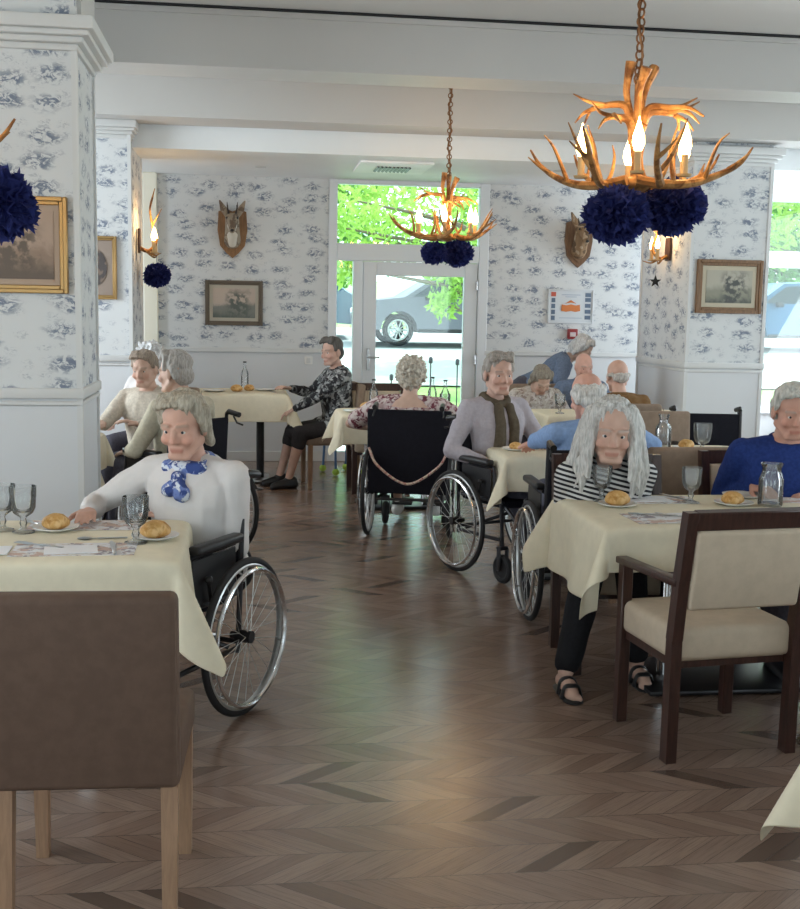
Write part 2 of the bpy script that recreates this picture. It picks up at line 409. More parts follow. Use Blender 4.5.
# ---- glazed door unit in the back wall
def pane_mat():
    m = bpy.data.materials.new('window_glass'); m.use_nodes = True; t = m.node_tree; t.nodes.clear()
    o = t.nodes.new('ShaderNodeOutputMaterial'); mx = t.nodes.new('ShaderNodeMixShader'); tr = t.nodes.new('ShaderNodeBsdfTransparent'); gl = t.nodes.new('ShaderNodeBsdfGlossy')
    fr = t.nodes.new('ShaderNodeFresnel'); fr.inputs[0].default_value = 1.45; tr.inputs[0].default_value = (.93, 1, .99, 1); gl.inputs['Roughness'].default_value = .02
    t.links.new(fr.outputs[0], mx.inputs[0]); t.links.new(tr.outputs[0], mx.inputs[1]); t.links.new(gl.outputs[0], mx.inputs[2]); t.links.new(mx.outputs[0], o.inputs[0])
    return m
M['pane'] = pane_mat()
def frame_rect(mb, x0, x1, z0, z1, w_, y0, y1, r=.006):
    mb.b2((x0, y0, z0), (x0+w_, y1, z1), r); mb.b2((x1-w_, y0, z0), (x1, y1, z1), r)
    mb.b2((x0+w_, y0, z0), (x1-w_, y1, z0+w_), r); mb.b2((x0+w_, y0, z1-w_), (x1-w_, y1, z1), r)
wf = MB(); y0, y1 = BACK-.02, BACK+.10
wf.b2((.78, y0, 0), (.865, y1, SOF), .006); wf.b2((2.30, y0, 0), (2.40, y1, SOF), .006)
wf.b2((.865, y0, 2.77), (2.30, y1, SOF), .004)
wf.b2((.865, y0, 2.02), (2.30, y1, 2.19), .006); wf.b2((1.03, y0, 0), (1.125, y1, 2.02), .006)
wf.b2((.865, y0, 0), (1.03, y1, .10), .006)
o = struct(wf.obj('window_1', M['pvc']))
MB().b2((.865, BACK+.04, 2.19), (2.30, BACK+.052, 2.77)).obj('transom_pane', M['pane'], o, smooth=False)
MB().b2((.865, BACK+.04, .10), (1.03, BACK+.052, 2.02)).obj('side_pane', M['pane'], o, smooth=False)
df = MB(); frame_rect(df, 1.13, 2.295, .01, 2.015, .135, BACK-.005, BACK+.075)
df.b2((1.13, BACK-.02, 1.995), (2.295, BACK-.004, 2.012))
o = struct(df.obj('door_1', M['pvc']))
MB().b2((1.26, BACK+.03, .14), (2.165, BACK+.042, 1.885)).obj('door_pane', M['pane'], o, smooth=False)
h = MB().b2((1.175, BACK-.02, .93), (1.21, BACK-.004, 1.15), .004); h.tube([(1.19, BACK-.02, 1.06), (1.19, BACK-.055, 1.06), (1.30, BACK-.055, 1.06)], .009)
h.obj('door_handle', M['steel'], o)
h = MB()
for z in (.25, 1.0, 1.75): h.tube([(2.288, BACK-.018, z), (2.288, BACK-.018, z+.09)], .011)
h.obj('hinge', M['steel'], o)
# window beyond the right pillar
wf = MB(); frame_rect(wf, 4.90, 6.22, .55, SOF, .08, y0, y1); wf.b2((4.98, y0, 2.05), (6.14, y1, 2.22), .006); wf.b2((4.98, BACK-.01, 2.08), (6.14, BACK-.028, 2.10)); wf.b2((4.86, BACK-.08, .52), (6.24, BACK, .56), .006)
o = struct(wf.obj('window_2', M['pvc']))
MB().b2((4.98, BACK+.04, .63), (6.14, BACK+.052, 2.05)).obj('lower_pane', M['pane'], o, smooth=False)
MB().b2((4.98, BACK+.04, 2.22), (6.14, BACK+.052, 2.73)).obj('transom_pane', M['pane'], o, smooth=False)

# ---- ceiling air conditioning grille, small ceiling light
t = thing('ceiling_vent', 'white square air vent with dark louvres in the lowered ceiling by the door', 'ceiling vent', (1.26, 10.40, SOF))
mb = MB(); mb.box((0, 0, -.012), (.64, .76, .022), None, .006); mb.obj('panel', mat('vent_white', (.90, .91, .91), .4), t)
mb = MB()
for i in range(9): mb.box((-.14+i*.035, .03, -.028), (.022, .34, .010), Matrix.Rotation(R(25), 3, 'Y'))
mb.obj('louvre', M['dark_metal'], t, smooth=False)
for i, (x_, y_) in enumerate(((.10, 10.75), (2.75, 10.3))):
    t = thing('ceiling_spotlight', ('small round recessed spotlight in the ceiling above the left deer head', 'small round recessed spotlight in the ceiling right of the vent')[i], 'spotlight', (x_, y_, SOF), 0)
    MB().lathe([(.035, -.001), (.05, -.002), (.052, -.008), (.036, -.010)], seg=20).obj('bezel', M['trim'], t)
    MB().lathe([(.001, -.003), (.034, -.003), (.034, -.006), (.001, -.006)], seg=16).obj('lens', mat('lamp_lens', (.8, .8, .75), .3), t)

# ------------------------------------------------------------------ outside: rising ground, drive, trees, cars
gm = mat('grass_ground', (.16, .30, .08), .9); g = NT(gm); gn = g.noise(g.pos(), 1.5, 5); g.l(g.mix(gn, (.10, .24, .05), (.30, .42, .14)), g.b.inputs['Base Color'])
pm = mat('pale_gravel', (.44, .45, .44), .9)
def slope(y): return -.06+max(0, (y-12.)) * .040
def strip(name, y0, y1, m, dz):
    mb = MB(); mb.add([(-30, y0, slope(y0)+dz), (60, y0, slope(y0)+dz), (60, y1, slope(y1)+dz), (-30, y1, slope(y1)+dz)], [(0, 1, 2, 3)])
    o = struct(mb.obj(name, m, smooth=False)); return o
gr = MB(); ys = [BACK+.25, 12, 20, 30, 45, 70, 120]; V = []; Fc = []
for i, y in enumerate(ys): V += [(-60, y, slope(y)-.02), (90, y, slope(y)-.02)]
for i in range(len(ys)-1): Fc.append((2*i, 2*i+1, 2*i+3, 2*i+2))
struct(gr.add(V, Fc).obj('lawn', gm, smooth=False))
strip('terrace_path', BACK+.25, 14.5, mat('terrace_paving', (.72, .74, .72), .8), .0)
strip('gravel_road', 19.5, 27.0, pm, .01); strip('kerb', 27.0, 36, mat('asphalt', (.34, .35, .36), .9), .012)

def leafmat(name, a, b):
    m = bpy.data.materials.new(name); m.use_nodes = True; t = NT(m); T_ = m.node_tree
    p = t.pos(); c = t.mix(t.noise(p, .9, 3), a, b)
    t.l(c, t.b.inputs['Base Color']); t.b.inputs['Roughness'].default_value = .55
    tr = t.n('ShaderNodeBsdfTranslucent'); t.l(c, tr.inputs[0]); mx = t.n('ShaderNodeMixShader'); mx.inputs[0].default_value = .45
    t.l(t.b.outputs[0], mx.inputs[1]); t.l(tr.outputs[0], mx.inputs[2]); t.l(mx.outputs[0], T_.nodes['Material Output'].inputs[0])
    return m
LA = leafmat('yellow_green_leaves', (.24, .46, .07), (.50, .66, .16)); LB = leafmat('dark_green_leaves', (.07, .22, .05), (.22, .42, .09))  # yellow-green leaves for the near trees, darker green for the far ones
def leaves(n, clumps, size, seed):
    """leaf blades scattered in clumps: each blade a folded pair of quads"""
    rng = np.random.RandomState(seed); V = []; Fc = []
    C = np.array([c[:3] for c in clumps]); S = np.array([c[3] for c in clumps]); S2 = np.array([c[4] if len(c) > 4 else c[3] for c in clumps])
    k = rng.randint(0, len(C), n); d = rng.normal(size=(n, 3)); d /= np.linalg.norm(d, axis=1)[:, None]
    r = rng.rand(n)**.45
    P = C[k]+d*np.stack([S[k], S[k], S2[k]], 1)*r[:, None]
    A = rng.normal(size=(n, 3)); A /= np.linalg.norm(A, axis=1)[:, None]; B = np.cross(A, rng.normal(size=(n, 3))); B /= np.linalg.norm(B, axis=1)[:, None]
    Nn = np.cross(A, B); L = size*(.6+.8*rng.rand(n))[:, None]; W = L*.42
    v = np.stack([P, P+A*L*.5+B*W*.5+Nn*W*.2, P+A*L, P+A*L*.5-B*W*.5+Nn*W*.2], 1).reshape(-1, 3)
    f = np.arange(4*n).reshape(-1, 4)
    return v.tolist(), [tuple(x) for x in f.tolist()]
def tree(x, y, h, cr, label, lm, n, seed, low=.35, size=.22, clumps=None, group=None):
    t = thing('leafy_tree', label, 'tree', (x, y, slope(y)), 0, group); rng = random.Random(seed)
    tm = MB(); tm.tube([(0, 0, 0), (.05, .03, h*.3), (-.04, .02, h*.62), (0, 0, h*.85)], [.19, .15, .10, .04], 10)
    if clumps is None:
        clumps = []
        for i in range(46):
            a = rng.random()*6.28; zz = low+(1-low)*rng.random(); rr = cr*math.sqrt(rng.random())*(1.05-.55*abs(zz-.6))
            clumps.append((rr*math.cos(a), rr*math.sin(a), zz*h, cr*.30))
    for c in clumps[:16]: tm.tube([(0, 0, min(h*.6, max(.5, c[2]-.8))), (c[0]*.5, c[1]*.5, c[2]-.25), (c[0], c[1], c[2])], [.06, .035, .012], 6)
    tm.obj('trunk', mat('bark', (.16, .12, .09), .9), t)
    v, f = leaves(n, clumps, size, seed); MB().add(v, f).obj('crown', lm, t, smooth=False, fix=False)
    return t
tree(6.6, 23.0, 7.0, 2.9, 'near leafy tree seen through the transom over the door', LA, 7500, 1, .42, .24)
tree(.2, 22.5, 6.2, 2.8, 'leafy tree seen at the left edge of the door glazing', LA, 6000, 2, .44, .22)
tree(13.9, 26.0, 7.0, 2.8, 'leafy tree seen through the window past the right pillar', LA, 6000, 3, .38, .24)
tree(1.5, 46.0, 9.5, 4.6, 'dark tall tree beyond the parked grey car, left one', LB, 6500, 4, .12, .42)
tree(11.6, 47.0, 10, 4.2, 'dark tall tree beyond the parked cars, middle one', LB, 6500, 5, .12, .42)
tree(22.0, 46.0, 9.5, 4.2, 'dark tall tree far behind the parked blue car', LB, 6500, 6, .10, .42)
# a low branch hanging in front of the car
br = [(0, 0, 2.35, .45), (.45, .2, 2.15, .42), (.8, 0, 1.8, .36), (-.5, .1, 2.45, .5), (1.3, .1, 2.4, .5), (.55, -.1, 1.45, .26), (1.9, .2, 2.6, .5), (-1.1, 0, 2.6, .45), (-.95, .1, 2.0, .28), (.2, 0, 2.8, .6), (1.2, 0, 2.9, .6), (-.8, 0, 3.0, .6), (1.0, .1, 2.05, .22), (2.3, .1, 2.5, .4)]
br = [(c[0]-2.05, c[1], c[2], c[3]) for c in br]
tree(4.5, 18.0, 3.6, 1.6, 'small leafy tree close outside with branches hanging across the car', LA, 3000, 8, .5, .13, br)

def car(loc, rz, paint, label):
    t = thing('parked_car', label, 'car', loc, rz)
    W = .88; t.scale = (1.2,)*3
    prof = [(-2.15, .32), (-2.2, .62), (-2.12, .88), (-1.25, .98), (-.55, 1.42), (.55, 1.47), (1.35, 1.38), (2.0, .98), (2.15, .9), (2.2, .5), (2.1, .30)]
    def wheel_cut(x0): return [(x0+.38*math.cos(R(a)), .32+.38*math.sin(R(a))) for a in range(0, 181, 20)]
    poly = list(prof); poly += wheel_cut(1.35)+wheel_cut(-1.35)
    # body as slices so that the roof narrows
    n = len(poly); V = []; Fc = []
    for k, sy in enumerate((-1, -.86, .86, 1)):
        for a, b in poly:
            wy = W-(max(0, b-.95)*.42 if b > .95 else 0); yy = sy*wy; zz = b if abs(sy) < 1 else b
            sc = 1. if abs(sy) < 1 else .985
            V.append((a*sc, yy if abs(sy) == 1 else yy, zz+(.03 if abs(sy) < 1 and b > .9 else 0)))
    for k in range(3):
        for i in range(n): Fc.append((k*n+i, k*n+(i+1) % n, (k+1)*n+(i+1) % n, (k+1)*n+i))
    Fc.append(tuple(range(n-1, -1, -1))); Fc.append(tuple(range(3*n, 4*n)))
    MB().add(V, Fc).obj('body', paint, t, angle=30)
    gl = mat('car_glass', (.02, .03, .04), .3, spec=.25)
    for s_ in (-1, 1):
        for q in ([(-1.05, 1.0), (-.5, 1.36), (.1, 1.40), (.1, 1.0)], [(.17, 1.0), (.17, 1.40), (.6, 1.39), (1.3, 1.30), (1.62, 1.02)]):
            m_ = MB(); pts = []
            for a, b in q: wy = W-(b-.95)*.42+.006; pts.append((a, s_*wy, b))
            pts2 = [(a, yv-s_*.02, b) for a, yv, b in pts]; k = len(pts)
            m_.add(pts+pts2, [tuple(range(k)), tuple(range(2*k-1, k-1, -1))]+[(i, (i+1) % k, k+(i+1) % k, k+i) for i in range(k)])
            m_.obj('side_window', gl, t, smooth=False)
    for wx in (-1.35, 1.35):
        for s_ in (-1, 1):
            m_ = MB(); m_.torus((wx, s_*.80, .32), .265, .062, 'y', 28, 8); wo = m_.obj('wheel', M['rubber'], t)
            m_ = MB(); m_.torus((wx, s_*.83, .32), .205, .018, 'y', 24, 6)
            for i in range(10):
                a = i*2*math.pi/10; m_.tube([(wx, s_*.835, .32), (wx+.2*math.cos(a), s_*.845, .32+.2*math.sin(a))], .016, 6)
            m_.ell((wx, s_*.84, .32), (.045, .03, .045)); m_.obj('alloy_rim', M['alu'], wo)
    m_ = MB(); m_.b2((-2.205, -.75, .62), (-2.12, -.45, .76), .03, 2); m_.b2((-2.205, .45, .62), (-2.12, .75, .76), .03, 2); m_.obj('headlight', M['china'], t)
    m_ = MB(); m_.b2((2.10, -.78, .72), (2.19, -.5, .88), .03, 2); m_.b2((2.10, .5, .72), (2.19, .78, .88), .03, 2); m_.obj('tail_light', mat('red_lens', (.4, .02, .02), .2), t)
    m_ = MB(); m_.b2((-.94, -.89, .27), (.94, .89, .36), .02); m_.obj('sill_strip', M['black'], t)
    m_ = MB(); m_.box((-.75, -.98, .98), (.14, .16, .11), None, .03, 2); m_.box((-.75, .98, .98), (.14, .16, .11), None, .03, 2); m_.obj('wing_mirror', M['black'], t)
    return t
cp = mat('silver_car_paint', (.13, .125, .16), .45, .1)
car((5.22, 29, slope(29)+.02), R(0), cp, 'silver grey car parked outside behind the glazed door')
car((.25, 31.5, slope(31.5)+.02), R(0), mat('dark_blue_car_paint', (.05, .09, .14), .25, .3), 'dark blue car parked outside left of the door, seen through the narrow side pane')
car((14.2, 29.0, slope(29)+.02), R(0), mat('blue_car_paint', (.03, .10, .20), .25, .3), 'blue car parked outside the window past the right pillar')
for i, (px_, pz) in enumerate(((2.62, .78), (3.05, .74), (2.2, .5))):
    t = thing('garden_post_light', ('slim dark garden light post seen in the door glass right of the curly white hair', 'slim dark garden light post nearest the right edge of the door glass', 'slim dark garden light post at the left of the door glass')[i], 'garden light', (px_-.25, 15.0+.4*i, slope(15)), 0)
    MB().tube([(0, 0, 0), (0, 0, pz)], .009, 8).obj('post', M['dark_metal'], t); MB().lathe([(.012, 0), (.028, .01), (.028, .07), (.012, .09)], (0, 0, pz), 12).obj('lamp_head', M['dark_metal'], t)
# ------------------------------------------------------------------ fused organic surfaces
def fuse(mb, name, mats, voxel=.006, smooth=3, disp=None, parent=None, tint=None, factor=.5):
    me = bpy.data.meshes.new('tmp'); me.from_pydata(mb.v, [], mb.f); me.update()
    bm = bmesh.new(); bm.from_mesh(me); bmesh.ops.recalc_face_normals(bm, faces=list(bm.faces)); bm.to_mesh(me); bm.free()
    t = bpy.data.objects.new('tmp', me); COL.objects.link(t)
    m = t.modifiers.new('r', 'REMESH'); m.mode = 'VOXEL'; m.voxel_size = voxel
    if smooth: s_ = t.modifiers.new('s', 'SMOOTH'); s_.iterations = smooth; s_.factor = factor
    dg = bpy.context.evaluated_depsgraph_get(); dg.update()
    out = bpy.data.meshes.new_from_object(t.evaluated_get(dg)); out.name = name
    bpy.data.objects.remove(t); bpy.data.meshes.remove(me)
    out.materials.clear()
    for q in (mats if isinstance(mats, (list, tuple)) else [mats]): out.materials.append(q)
    if disp:
        co = np.empty(len(out.vertices)*3, 'f'); no = np.empty(len(out.vertices)*3, 'f')
        out.vertices.foreach_get('co', co); out.vertex_normals.foreach_get('vector', no)
        co = co.reshape(-1, 3); no = no.reshape(-1, 3)
        dd = np.array([disp(Vector(c)) for c in co.tolist()], 'f'); co = co+no*dd[:, None]
        out.vertices.foreach_set('co', co.ravel())
    if tint:
        at = out.color_attributes.new('tint', 'FLOAT_COLOR', 'POINT')
        co = np.empty(len(out.vertices)*3, 'f'); out.vertices.foreach_get('co', co); co = co.reshape(-1, 3)
        at.data.foreach_set('color', tint(co).astype('f').ravel())
    out.polygons.foreach_set('use_smooth', [True]*len(out.polygons)); out.update()
    o = bpy.data.objects.new(name, out); COL.objects.link(o)
    if parent is not None: o.parent = parent
    return o
def spline(pts, n=6):
    P = [Vector(p) for p in pts]; P = [P[0]*2-P[1]]+P+[P[-1]*2-P[-2]]; out = []
    for i in range(1, len(P)-2):
        for k in range(n):
            t = k/n; a, b, c, d = P[i-1:i+3]
            out.append(.5*((2*b)+(c-a)*t+(2*a-5*b+4*c-d)*t*t+(3*b-a-3*c+d)*t**3))
    out.append(P[-2]); return out
def antler_tube(mb, pts, r0, r1, n=6, seg=8):
    q = spline(pts, n); k = len(q); mb.tube(q, [r0+(r1-r0)*(i/(k-1))**1.3 for i in range(k)], seg); return q

def pompom(name, loc, rad, label, group=None, hang=None, seed=1):
    t = MB(); rng = random.Random(seed)
    for i in range(230):
        z = 1-2*(i+.5)/230; a = i*2.39996; s_ = math.sqrt(1-z*z); d = Vector((s_*math.cos(a), s_*math.sin(a), z*.86))
        u = d.orthogonal().normalized(); u = Matrix.Rotation(rng.random()*6.28, 3, d.normalized()) @ u; v = d.normalized().cross(u)
        L = rad*(.80+.30*rng.random()); V = []; nseg = 4
        for j in range(nseg+1):
            f = j/nseg; w_ = rad*(.05+.25*f*(1.15-.35*f)); c = d*(L*(.25+.75*f))+u*(rad*.10*math.sin(f*5+i))
            for k in range(5):
                g = k/2-1; ruf = rad*.06*math.sin(k*2.3+i*1.7+f*4)*f
                V.append(c+v*(w_*g)+u*(ruf*1.6+rad*.12*g*g*f)+d*(rad*(.09*math.cos(k*3.1+i) if j == nseg else 0)))
        Fc = [(j*5+k, j*5+k+1, j*5+k+6, j*5+k+5) for j in range(nseg) for k in range(4)]
        t.add(V, Fc)
    t.ell((0, 0, 0), rad*.55, None, 10, 7)
    if hang: t.tube([(0, 0, rad*.3), hang], .002, 5)
    o = t.obj(name, M['pom'], smooth=False, fix=False); o.location = loc
    return tag(o, label, 'paper pompom', group)

def bulb_mesh(mb, c, s=1.):
    mb.lathe([(.001, 0), (.010*s, .002*s), (.017*s, .022*s), (.0155*s, .04*s), (.009*s, .06*s), (.003*s, .080*s), (.0005*s, .09*s)], c, 12)
def candle(parent, x, y, z, h=.085, s=1., power=3.2, bs=1.):
    m_ = MB(); m_.lathe([(.001, 0), (.013*s, 0), (.013*s, h), (.001, h)], (x, y, z), 12); m_.lathe([(.001, -.012), (.024*s, -.010), (.028*s, 0), (.001, .002)], (x, y, z), 14)
    c = m_.obj('candle_sleeve', M['candle'], parent)
    b = MB(); bulb_mesh(b, (x, y, z+h), bs); b.obj('flame_bulb', M['bulb'], c)
    l = bpy.data.lights.new('flame_light', 'POINT'); l.energy = power; l.color = (1, .60, .25); l.specular_factor = .2; l.shadow_soft_size = .03
    lo = bpy.data.objects.new('flame_light', l); COL.objects.link(lo); lo.parent = c; lo.location = (x, y, z+h+.125*s)
def antler(parent, a, pts, tines, r0=.023, r1=.004):
    Rm = Matrix.Rotation(a, 4, 'Z'); m_ = MB(); m_.T = Rm
    antler_tube(m_, pts, r0, r1)
    for tp in tines: antler_tube(m_, tp, .011, .0025, 5, 7)
    return m_.obj('antler', M['antler'], parent)
def chandelier(label, loc, rz, sc, power, chain_top):
    t = thing('antler_chandelier', label, 'chandelier', loc, rz, None); t.scale = (sc,)*3
    rng = random.Random(3)
    m_ = MB(); m_.tube(spline([(0, 0, -.05), (.008, 0, .05), (-.006, .004, .16), (.004, 0, .28), (0, 0, .40)], 4), [.026, .026, .025, .022, .021, .020, .020, .020, .020, .019, .019, .019, .018, .018, .017, .016, .015], 10)
    m_.ell((0, 0, -.03), (.07, .07, .035)); m_.obj('stem', M['antler'], t)
    for i in range(6):                                  # lower ring of upturned antlers
        a = i*math.pi/3+.25; j = rng.uniform(-.02, .02); s_ = 1 if i % 2 else -1
        antler(t, a, [(.02, -.09*s_, -.02), (.13, -.06*s_, -.035), (.25, .0, -.025), (.36, .06*s_, .02), (.43, .09*s_, .08+j), (.475, .10*s_, .145+j)],
               [[(.17, -.04*s_, -.03), (.16, -.075*s_, .04), (.165, -.09*s_, .12+j), (.20, -.10*s_, .20+j)],
                [(.29, .02*s_, -.01), (.31, -.02*s_, .05), (.345, -.045*s_, .13), (.385, -.05*s_, .185+j)],
                [(.38, .07*s_, .035), (.42, .05*s_, .06), (.47, .03*s_, .10)]])
    for i in range(4):                                  # upper antlers
        a = i*math.pi/2+.1+i*.25; s_ = 1 if i % 2 else -1; dz = (.0, .03, -.04, .02)[i]
        antler(t, a, [(.025, 0, .20+dz), (.05, .02*s_, .27+dz), (.13, .05*s_, .275+dz), (.21, .03*s_, .27+dz), (.275, -.02*s_, .225+dz)],
               [[(.12, .05*s_, .275+dz), (.18, .10*s_, .29+dz), (.245, .12*s_, .325+dz)], [(.17, .05*s_, .27+dz), (.22, .07*s_, .25+dz), (.26, .08*s_, .21+dz)]], .020, .004)
    for a, tip in ((2.2, (.035, .0, .48)), (.3, (.115, .0, .47)), (4.2, (.08, .02, .44))):   # sawn burr ends at the top
        m_ = MB(); m_.T = Matrix.Rotation(a, 4, 'Z'); m_.tube(spline([(.02, 0, .14), (.028, 0, .26), (.05, 0, .36), tip], 4), [.014]*8+[.015, .016, .018, .022, .024], 8)
        m_.obj('burr_end', M['antler'], t)
    for i in range(6):
        if i == 5: continue
        a = R((180, -106, -50, 10, 78)[i])-rz; candle(t, .235*math.cos(a), .235*math.sin(a), .0, .078, 1.15, power, 1.55)
    m_ = MB(); z = .40; k = 0; top = (chain_top-loc[2])/sc
    m_.torus((0, 0, .405), .022, .005, 'y', 16, 6)
    while z < top-.02:
        m_.torus((0, 0, z+.035), .019, .0045, 'x' if k % 2 else 'y', 14, 6); z += .034; k += 1
    m_.tube(spline([(.012*math.sin(i*2.1), .012*math.cos(i*2.1), .40+(top-.40)*i/9) for i in range(10)], 3), .006, 6)
    m_.obj('chain', M['chain'], t)
    m_ = MB(); m_.lathe([(.001, top-.045), (.03, top-.04), (.055, top-.012), (.058, top), (.001, top)], seg=20); m_.obj('ceiling_rose', M['chain'], t)
    return t
chandelier('large near antler chandelier with glowing candle bulbs at the top right', (1.545, 4.6, 2.10), .35, .95, 1.5, CEIL)
chandelier('smaller far antler chandelier hanging in front of the glazed door', (1.49, 8.75, 2.125), 1.1, .94, 1.5, CEIL)
chandelier('antler chandelier at the left edge, only one antler tip in view', (-1.245, 3.95, 2.02), .12, 1.0, 1.2, CEIL)
pompom('paper_pompom', (1.445, 4.50, 1.94), .128, 'navy tissue pompom under the large chandelier, the left and lower of its two', 'pompoms under chandeliers', (.02, .05, .15), 1)
pompom('paper_pompom', (1.74, 4.66, 1.995), .128, 'navy tissue pompom under the large chandelier, the right one of its two', 'pompoms under chandeliers', (-.04, -.05, .12), 2)
pompom('paper_pompom', (1.385, 8.72, 1.975), .098, 'navy tissue pompom under the far chandelier by the door, smaller one on the left', 'pompoms under chandeliers', (.03, 0, .12), 3)
pompom('paper_pompom', (1.575, 8.78, 1.985), .118, 'navy tissue pompom under the far chandelier by the door, larger one on the right', 'pompoms under chandeliers', (-.03, 0, .11), 4)
pompom('paper_pompom', (-.80, 3.80, 1.855), .135, 'big navy tissue pompom at the left edge in front of the framed picture', 'pompoms under chandeliers', (-.05, .03, .22), 5)

def sconce(label, loc, rz, pp):
    t = thing('antler_wall_sconce', label, 'wall sconce', loc, rz)     # local +y points away from the wall
    m_ = MB(); m_.prism([(-.05, -.10), (.05, -.10), (.06, 0), (.05, .10), (-.05, .10), (-.06, 0)], 0, .018, 'y'); m_.obj('wall_plate', M['dark_wood'], t)
    m_ = MB(); antler_tube(m_, [(0, .01, -.06), (.0, .09, -.08), (.01, .15, 0), (0, .12, .13), (.0, .10, .28), (-.02, .14, .44)], .017, .004)
    antler_tube(m_, [(0, .12, .13), (.03, .16, .2), (.04, .2, .27)], .009, .002); antler_tube(m_, [(0, .10, .28), (-.03, .12, .36), (-.07, .13, .42)], .008, .002)
    antler_tube(m_, [(.0, .09, -.08), (.06, .14, -.12), (.12, .20, -.10)], .010, .003); antler_tube(m_, [(.0, .05, -.07), (-.07, .12, -.13), (-.13, .15, -.11)], .011, .003)
    m_.obj('antler', M['antler'], t)
    for x_ in (-.075, .075): candle(t, x_, .135, -.09, .09, 1.2, pp, 1.3)
    m_ = MB()
    for x_ in (-.075, .075): m_.tube([(0, .02, -.05), (x_*.6, .09, -.10), (x_, .135, -.10)], .007, 8)
    m_.obj('arm', M['antler'], t)
    return t
sconce('lit antler wall sconce with a navy pompom on the left pillar', (-.93, 10.05, 2.08), R(-90), 1.6)
pompom('paper_pompom', (-.785, 10.15, 1.80), .115, 'navy tissue pompom hanging below the left wall sconce', None, (-.0, -.02, .17), 6)
sconce('lit antler wall sconce on the side of the right pillar', (3.715, 10.02, 2.12), R(90), 1.6)
st = MB(); st.prism([((.055 if k % 2 == 0 else .022)*math.sin(k*math.pi/5), (.055 if k % 2 == 0 else .022)*math.cos(k*math.pi/5)) for k in range(10)], -.008, .008, 'y'); st.tube([(0, 0, .05), (0, 0, .15)], .0015, 5)
so = st.obj('star_ornament', M['black'], smooth=False); so.location = (3.60, 10.02, 1.835); tag(so, 'small black star ornament hanging under the right wall sconce', 'ornament')

# ------------------------------------------------------------------ pictures, deer heads, poster, alarm
def landscape(name, sky, land, dark, seed):
    m = mat(name, sky, .55); t = NT(m); p = t.pos(True); x, y, z = t.sep(p)
    o = t.n('ShaderNodeVectorMath', operation='ADD'); t.l(p, o.inputs[0]); o.inputs[1].default_value = (seed*2.3, seed, seed*.7)
    n1 = t.noise(o.outputs[0], 8, 5, .6, .4); n2 = t.noise(o.outputs[0], 22, 4)
    hor = t.math('MULTIPLY_ADD', t.math('SUBTRACT', n1, .5), .16, z)
    c = t.mix(t.ss(hor, .02, -.05), sky, land)
    tr = t.math('MULTIPLY', t.ss(t.math('ABSOLUTE', t.math('MULTIPLY_ADD', n1, .12, t.math('SUBTRACT', x, .10))), .15, .05), t.ss(n2, .40, .56))
    c = t.mix(t.math('MULTIPLY', tr, t.ss(hor, .16, .06)), c, dark)
    c = t.mix(t.ss(hor, -.07, -.15), c, dark); t.l(c, t.b.inputs['Base Color']); return m
def picture(label, loc, rz, w_, h_, fw_, frame, art, mount=None, mw=0., depth=.03):
    t = thing('framed_picture', label, 'picture', loc, rz)             # local -y faces the room
    m_ = MB()
    for (ia, za, zb) in ((0, 0, 1), (.45, .5, 1), ):
        i = fw_*ia
        frame_rect(m_, -w_/2+i, w_/2-i, -h_/2+i, h_/2-i, fw_*(.5 if ia else .52), -depth*(1. if not ia else .65), 0, .004)
    m_.obj('frame', frame, t)
    iw, ih = w_/2-fw_*.9, h_/2-fw_*.9
    MB().b2((-iw, -.008, -ih), (iw, -.002, ih)).obj('canvas' if not mount else 'mount', mount or art, t, smooth=False)
    if mount: MB().b2((-iw+mw, -.012, -ih+mw), (iw-mw, -.008, ih-mw)).obj('canvas', art, t, smooth=False)
    return t
picture('gilt framed brown landscape print on the near left pillar, behind the navy pompom', (-1.155, 5.80, 1.828), 0, .575, .46, .042, M['gold'], landscape('sepia_landscape', (.42, .31, .24), (.28, .20, .15), (.13, .10, .08), 1), mat('tan_mount', (.44, .33, .25), .7), .03)
t_ = picture('narrow gilt framed portrait with an oval on the second left pillar', (-1.225, 9.55, 1.835), 0, .345, .50, .036, M['gold'], mat('brown_mount', (.30, .24, .20), .7))
m_ = MB(); m_.T = Matrix.Rotation(R(90), 4, 'X'); m_.lathe([(.001, .008), (.105, .010), (.105, .014), (.001, .014)], seg=32); m_.T = Matrix.Identity(4)
m_.v = [(v[0]*.9, v[1], v[2]*1.35) for v in m_.v]; m_.obj('oval_portrait', spotted('dark_portrait', (.10, .09, .09), [(.22, .17, .14)], 9), t_)
picture('dark framed landscape painting below the left deer head', (-.15, BACK, 1.578), 0, .565, .44, .045, M['frame_dark'], landscape('river_painting', (.50, .42, .36), (.20, .21, .19), (.10, .12, .11), 3), mat('cream_slip', (.46, .43, .36), .7), .035)
picture('brown wood framed landscape print with a dark tree on the right pillar', (4.075, 9.52, 1.79), 0, .59, .455, .055, wood('walnut_frame', (.24, .13, .06), .6), landscape('tree_print', (.42, .40, .33), (.26, .26, .20), (.075, .08, .075), 5), mat('ivory_mount', (.52, .47, .36), .7), .04)
t = thing('wall_poster', 'framed white notice with an orange badge on the back wall', 'poster', (3.275, BACK, 1.605)); m_ = MB(); frame_rect(m_, -.24, .24, -.175, .175, .016, -.018, 0, .003); m_.obj('frame', mat('silver_frame', (.62, .65, .68), .3), t)
MB().b2((-.225, -.008, -.16), (.225, -.002, .16)).obj('sheet', mat('poster_sheet', (.62, .66, .70), .5), t, smooth=False)
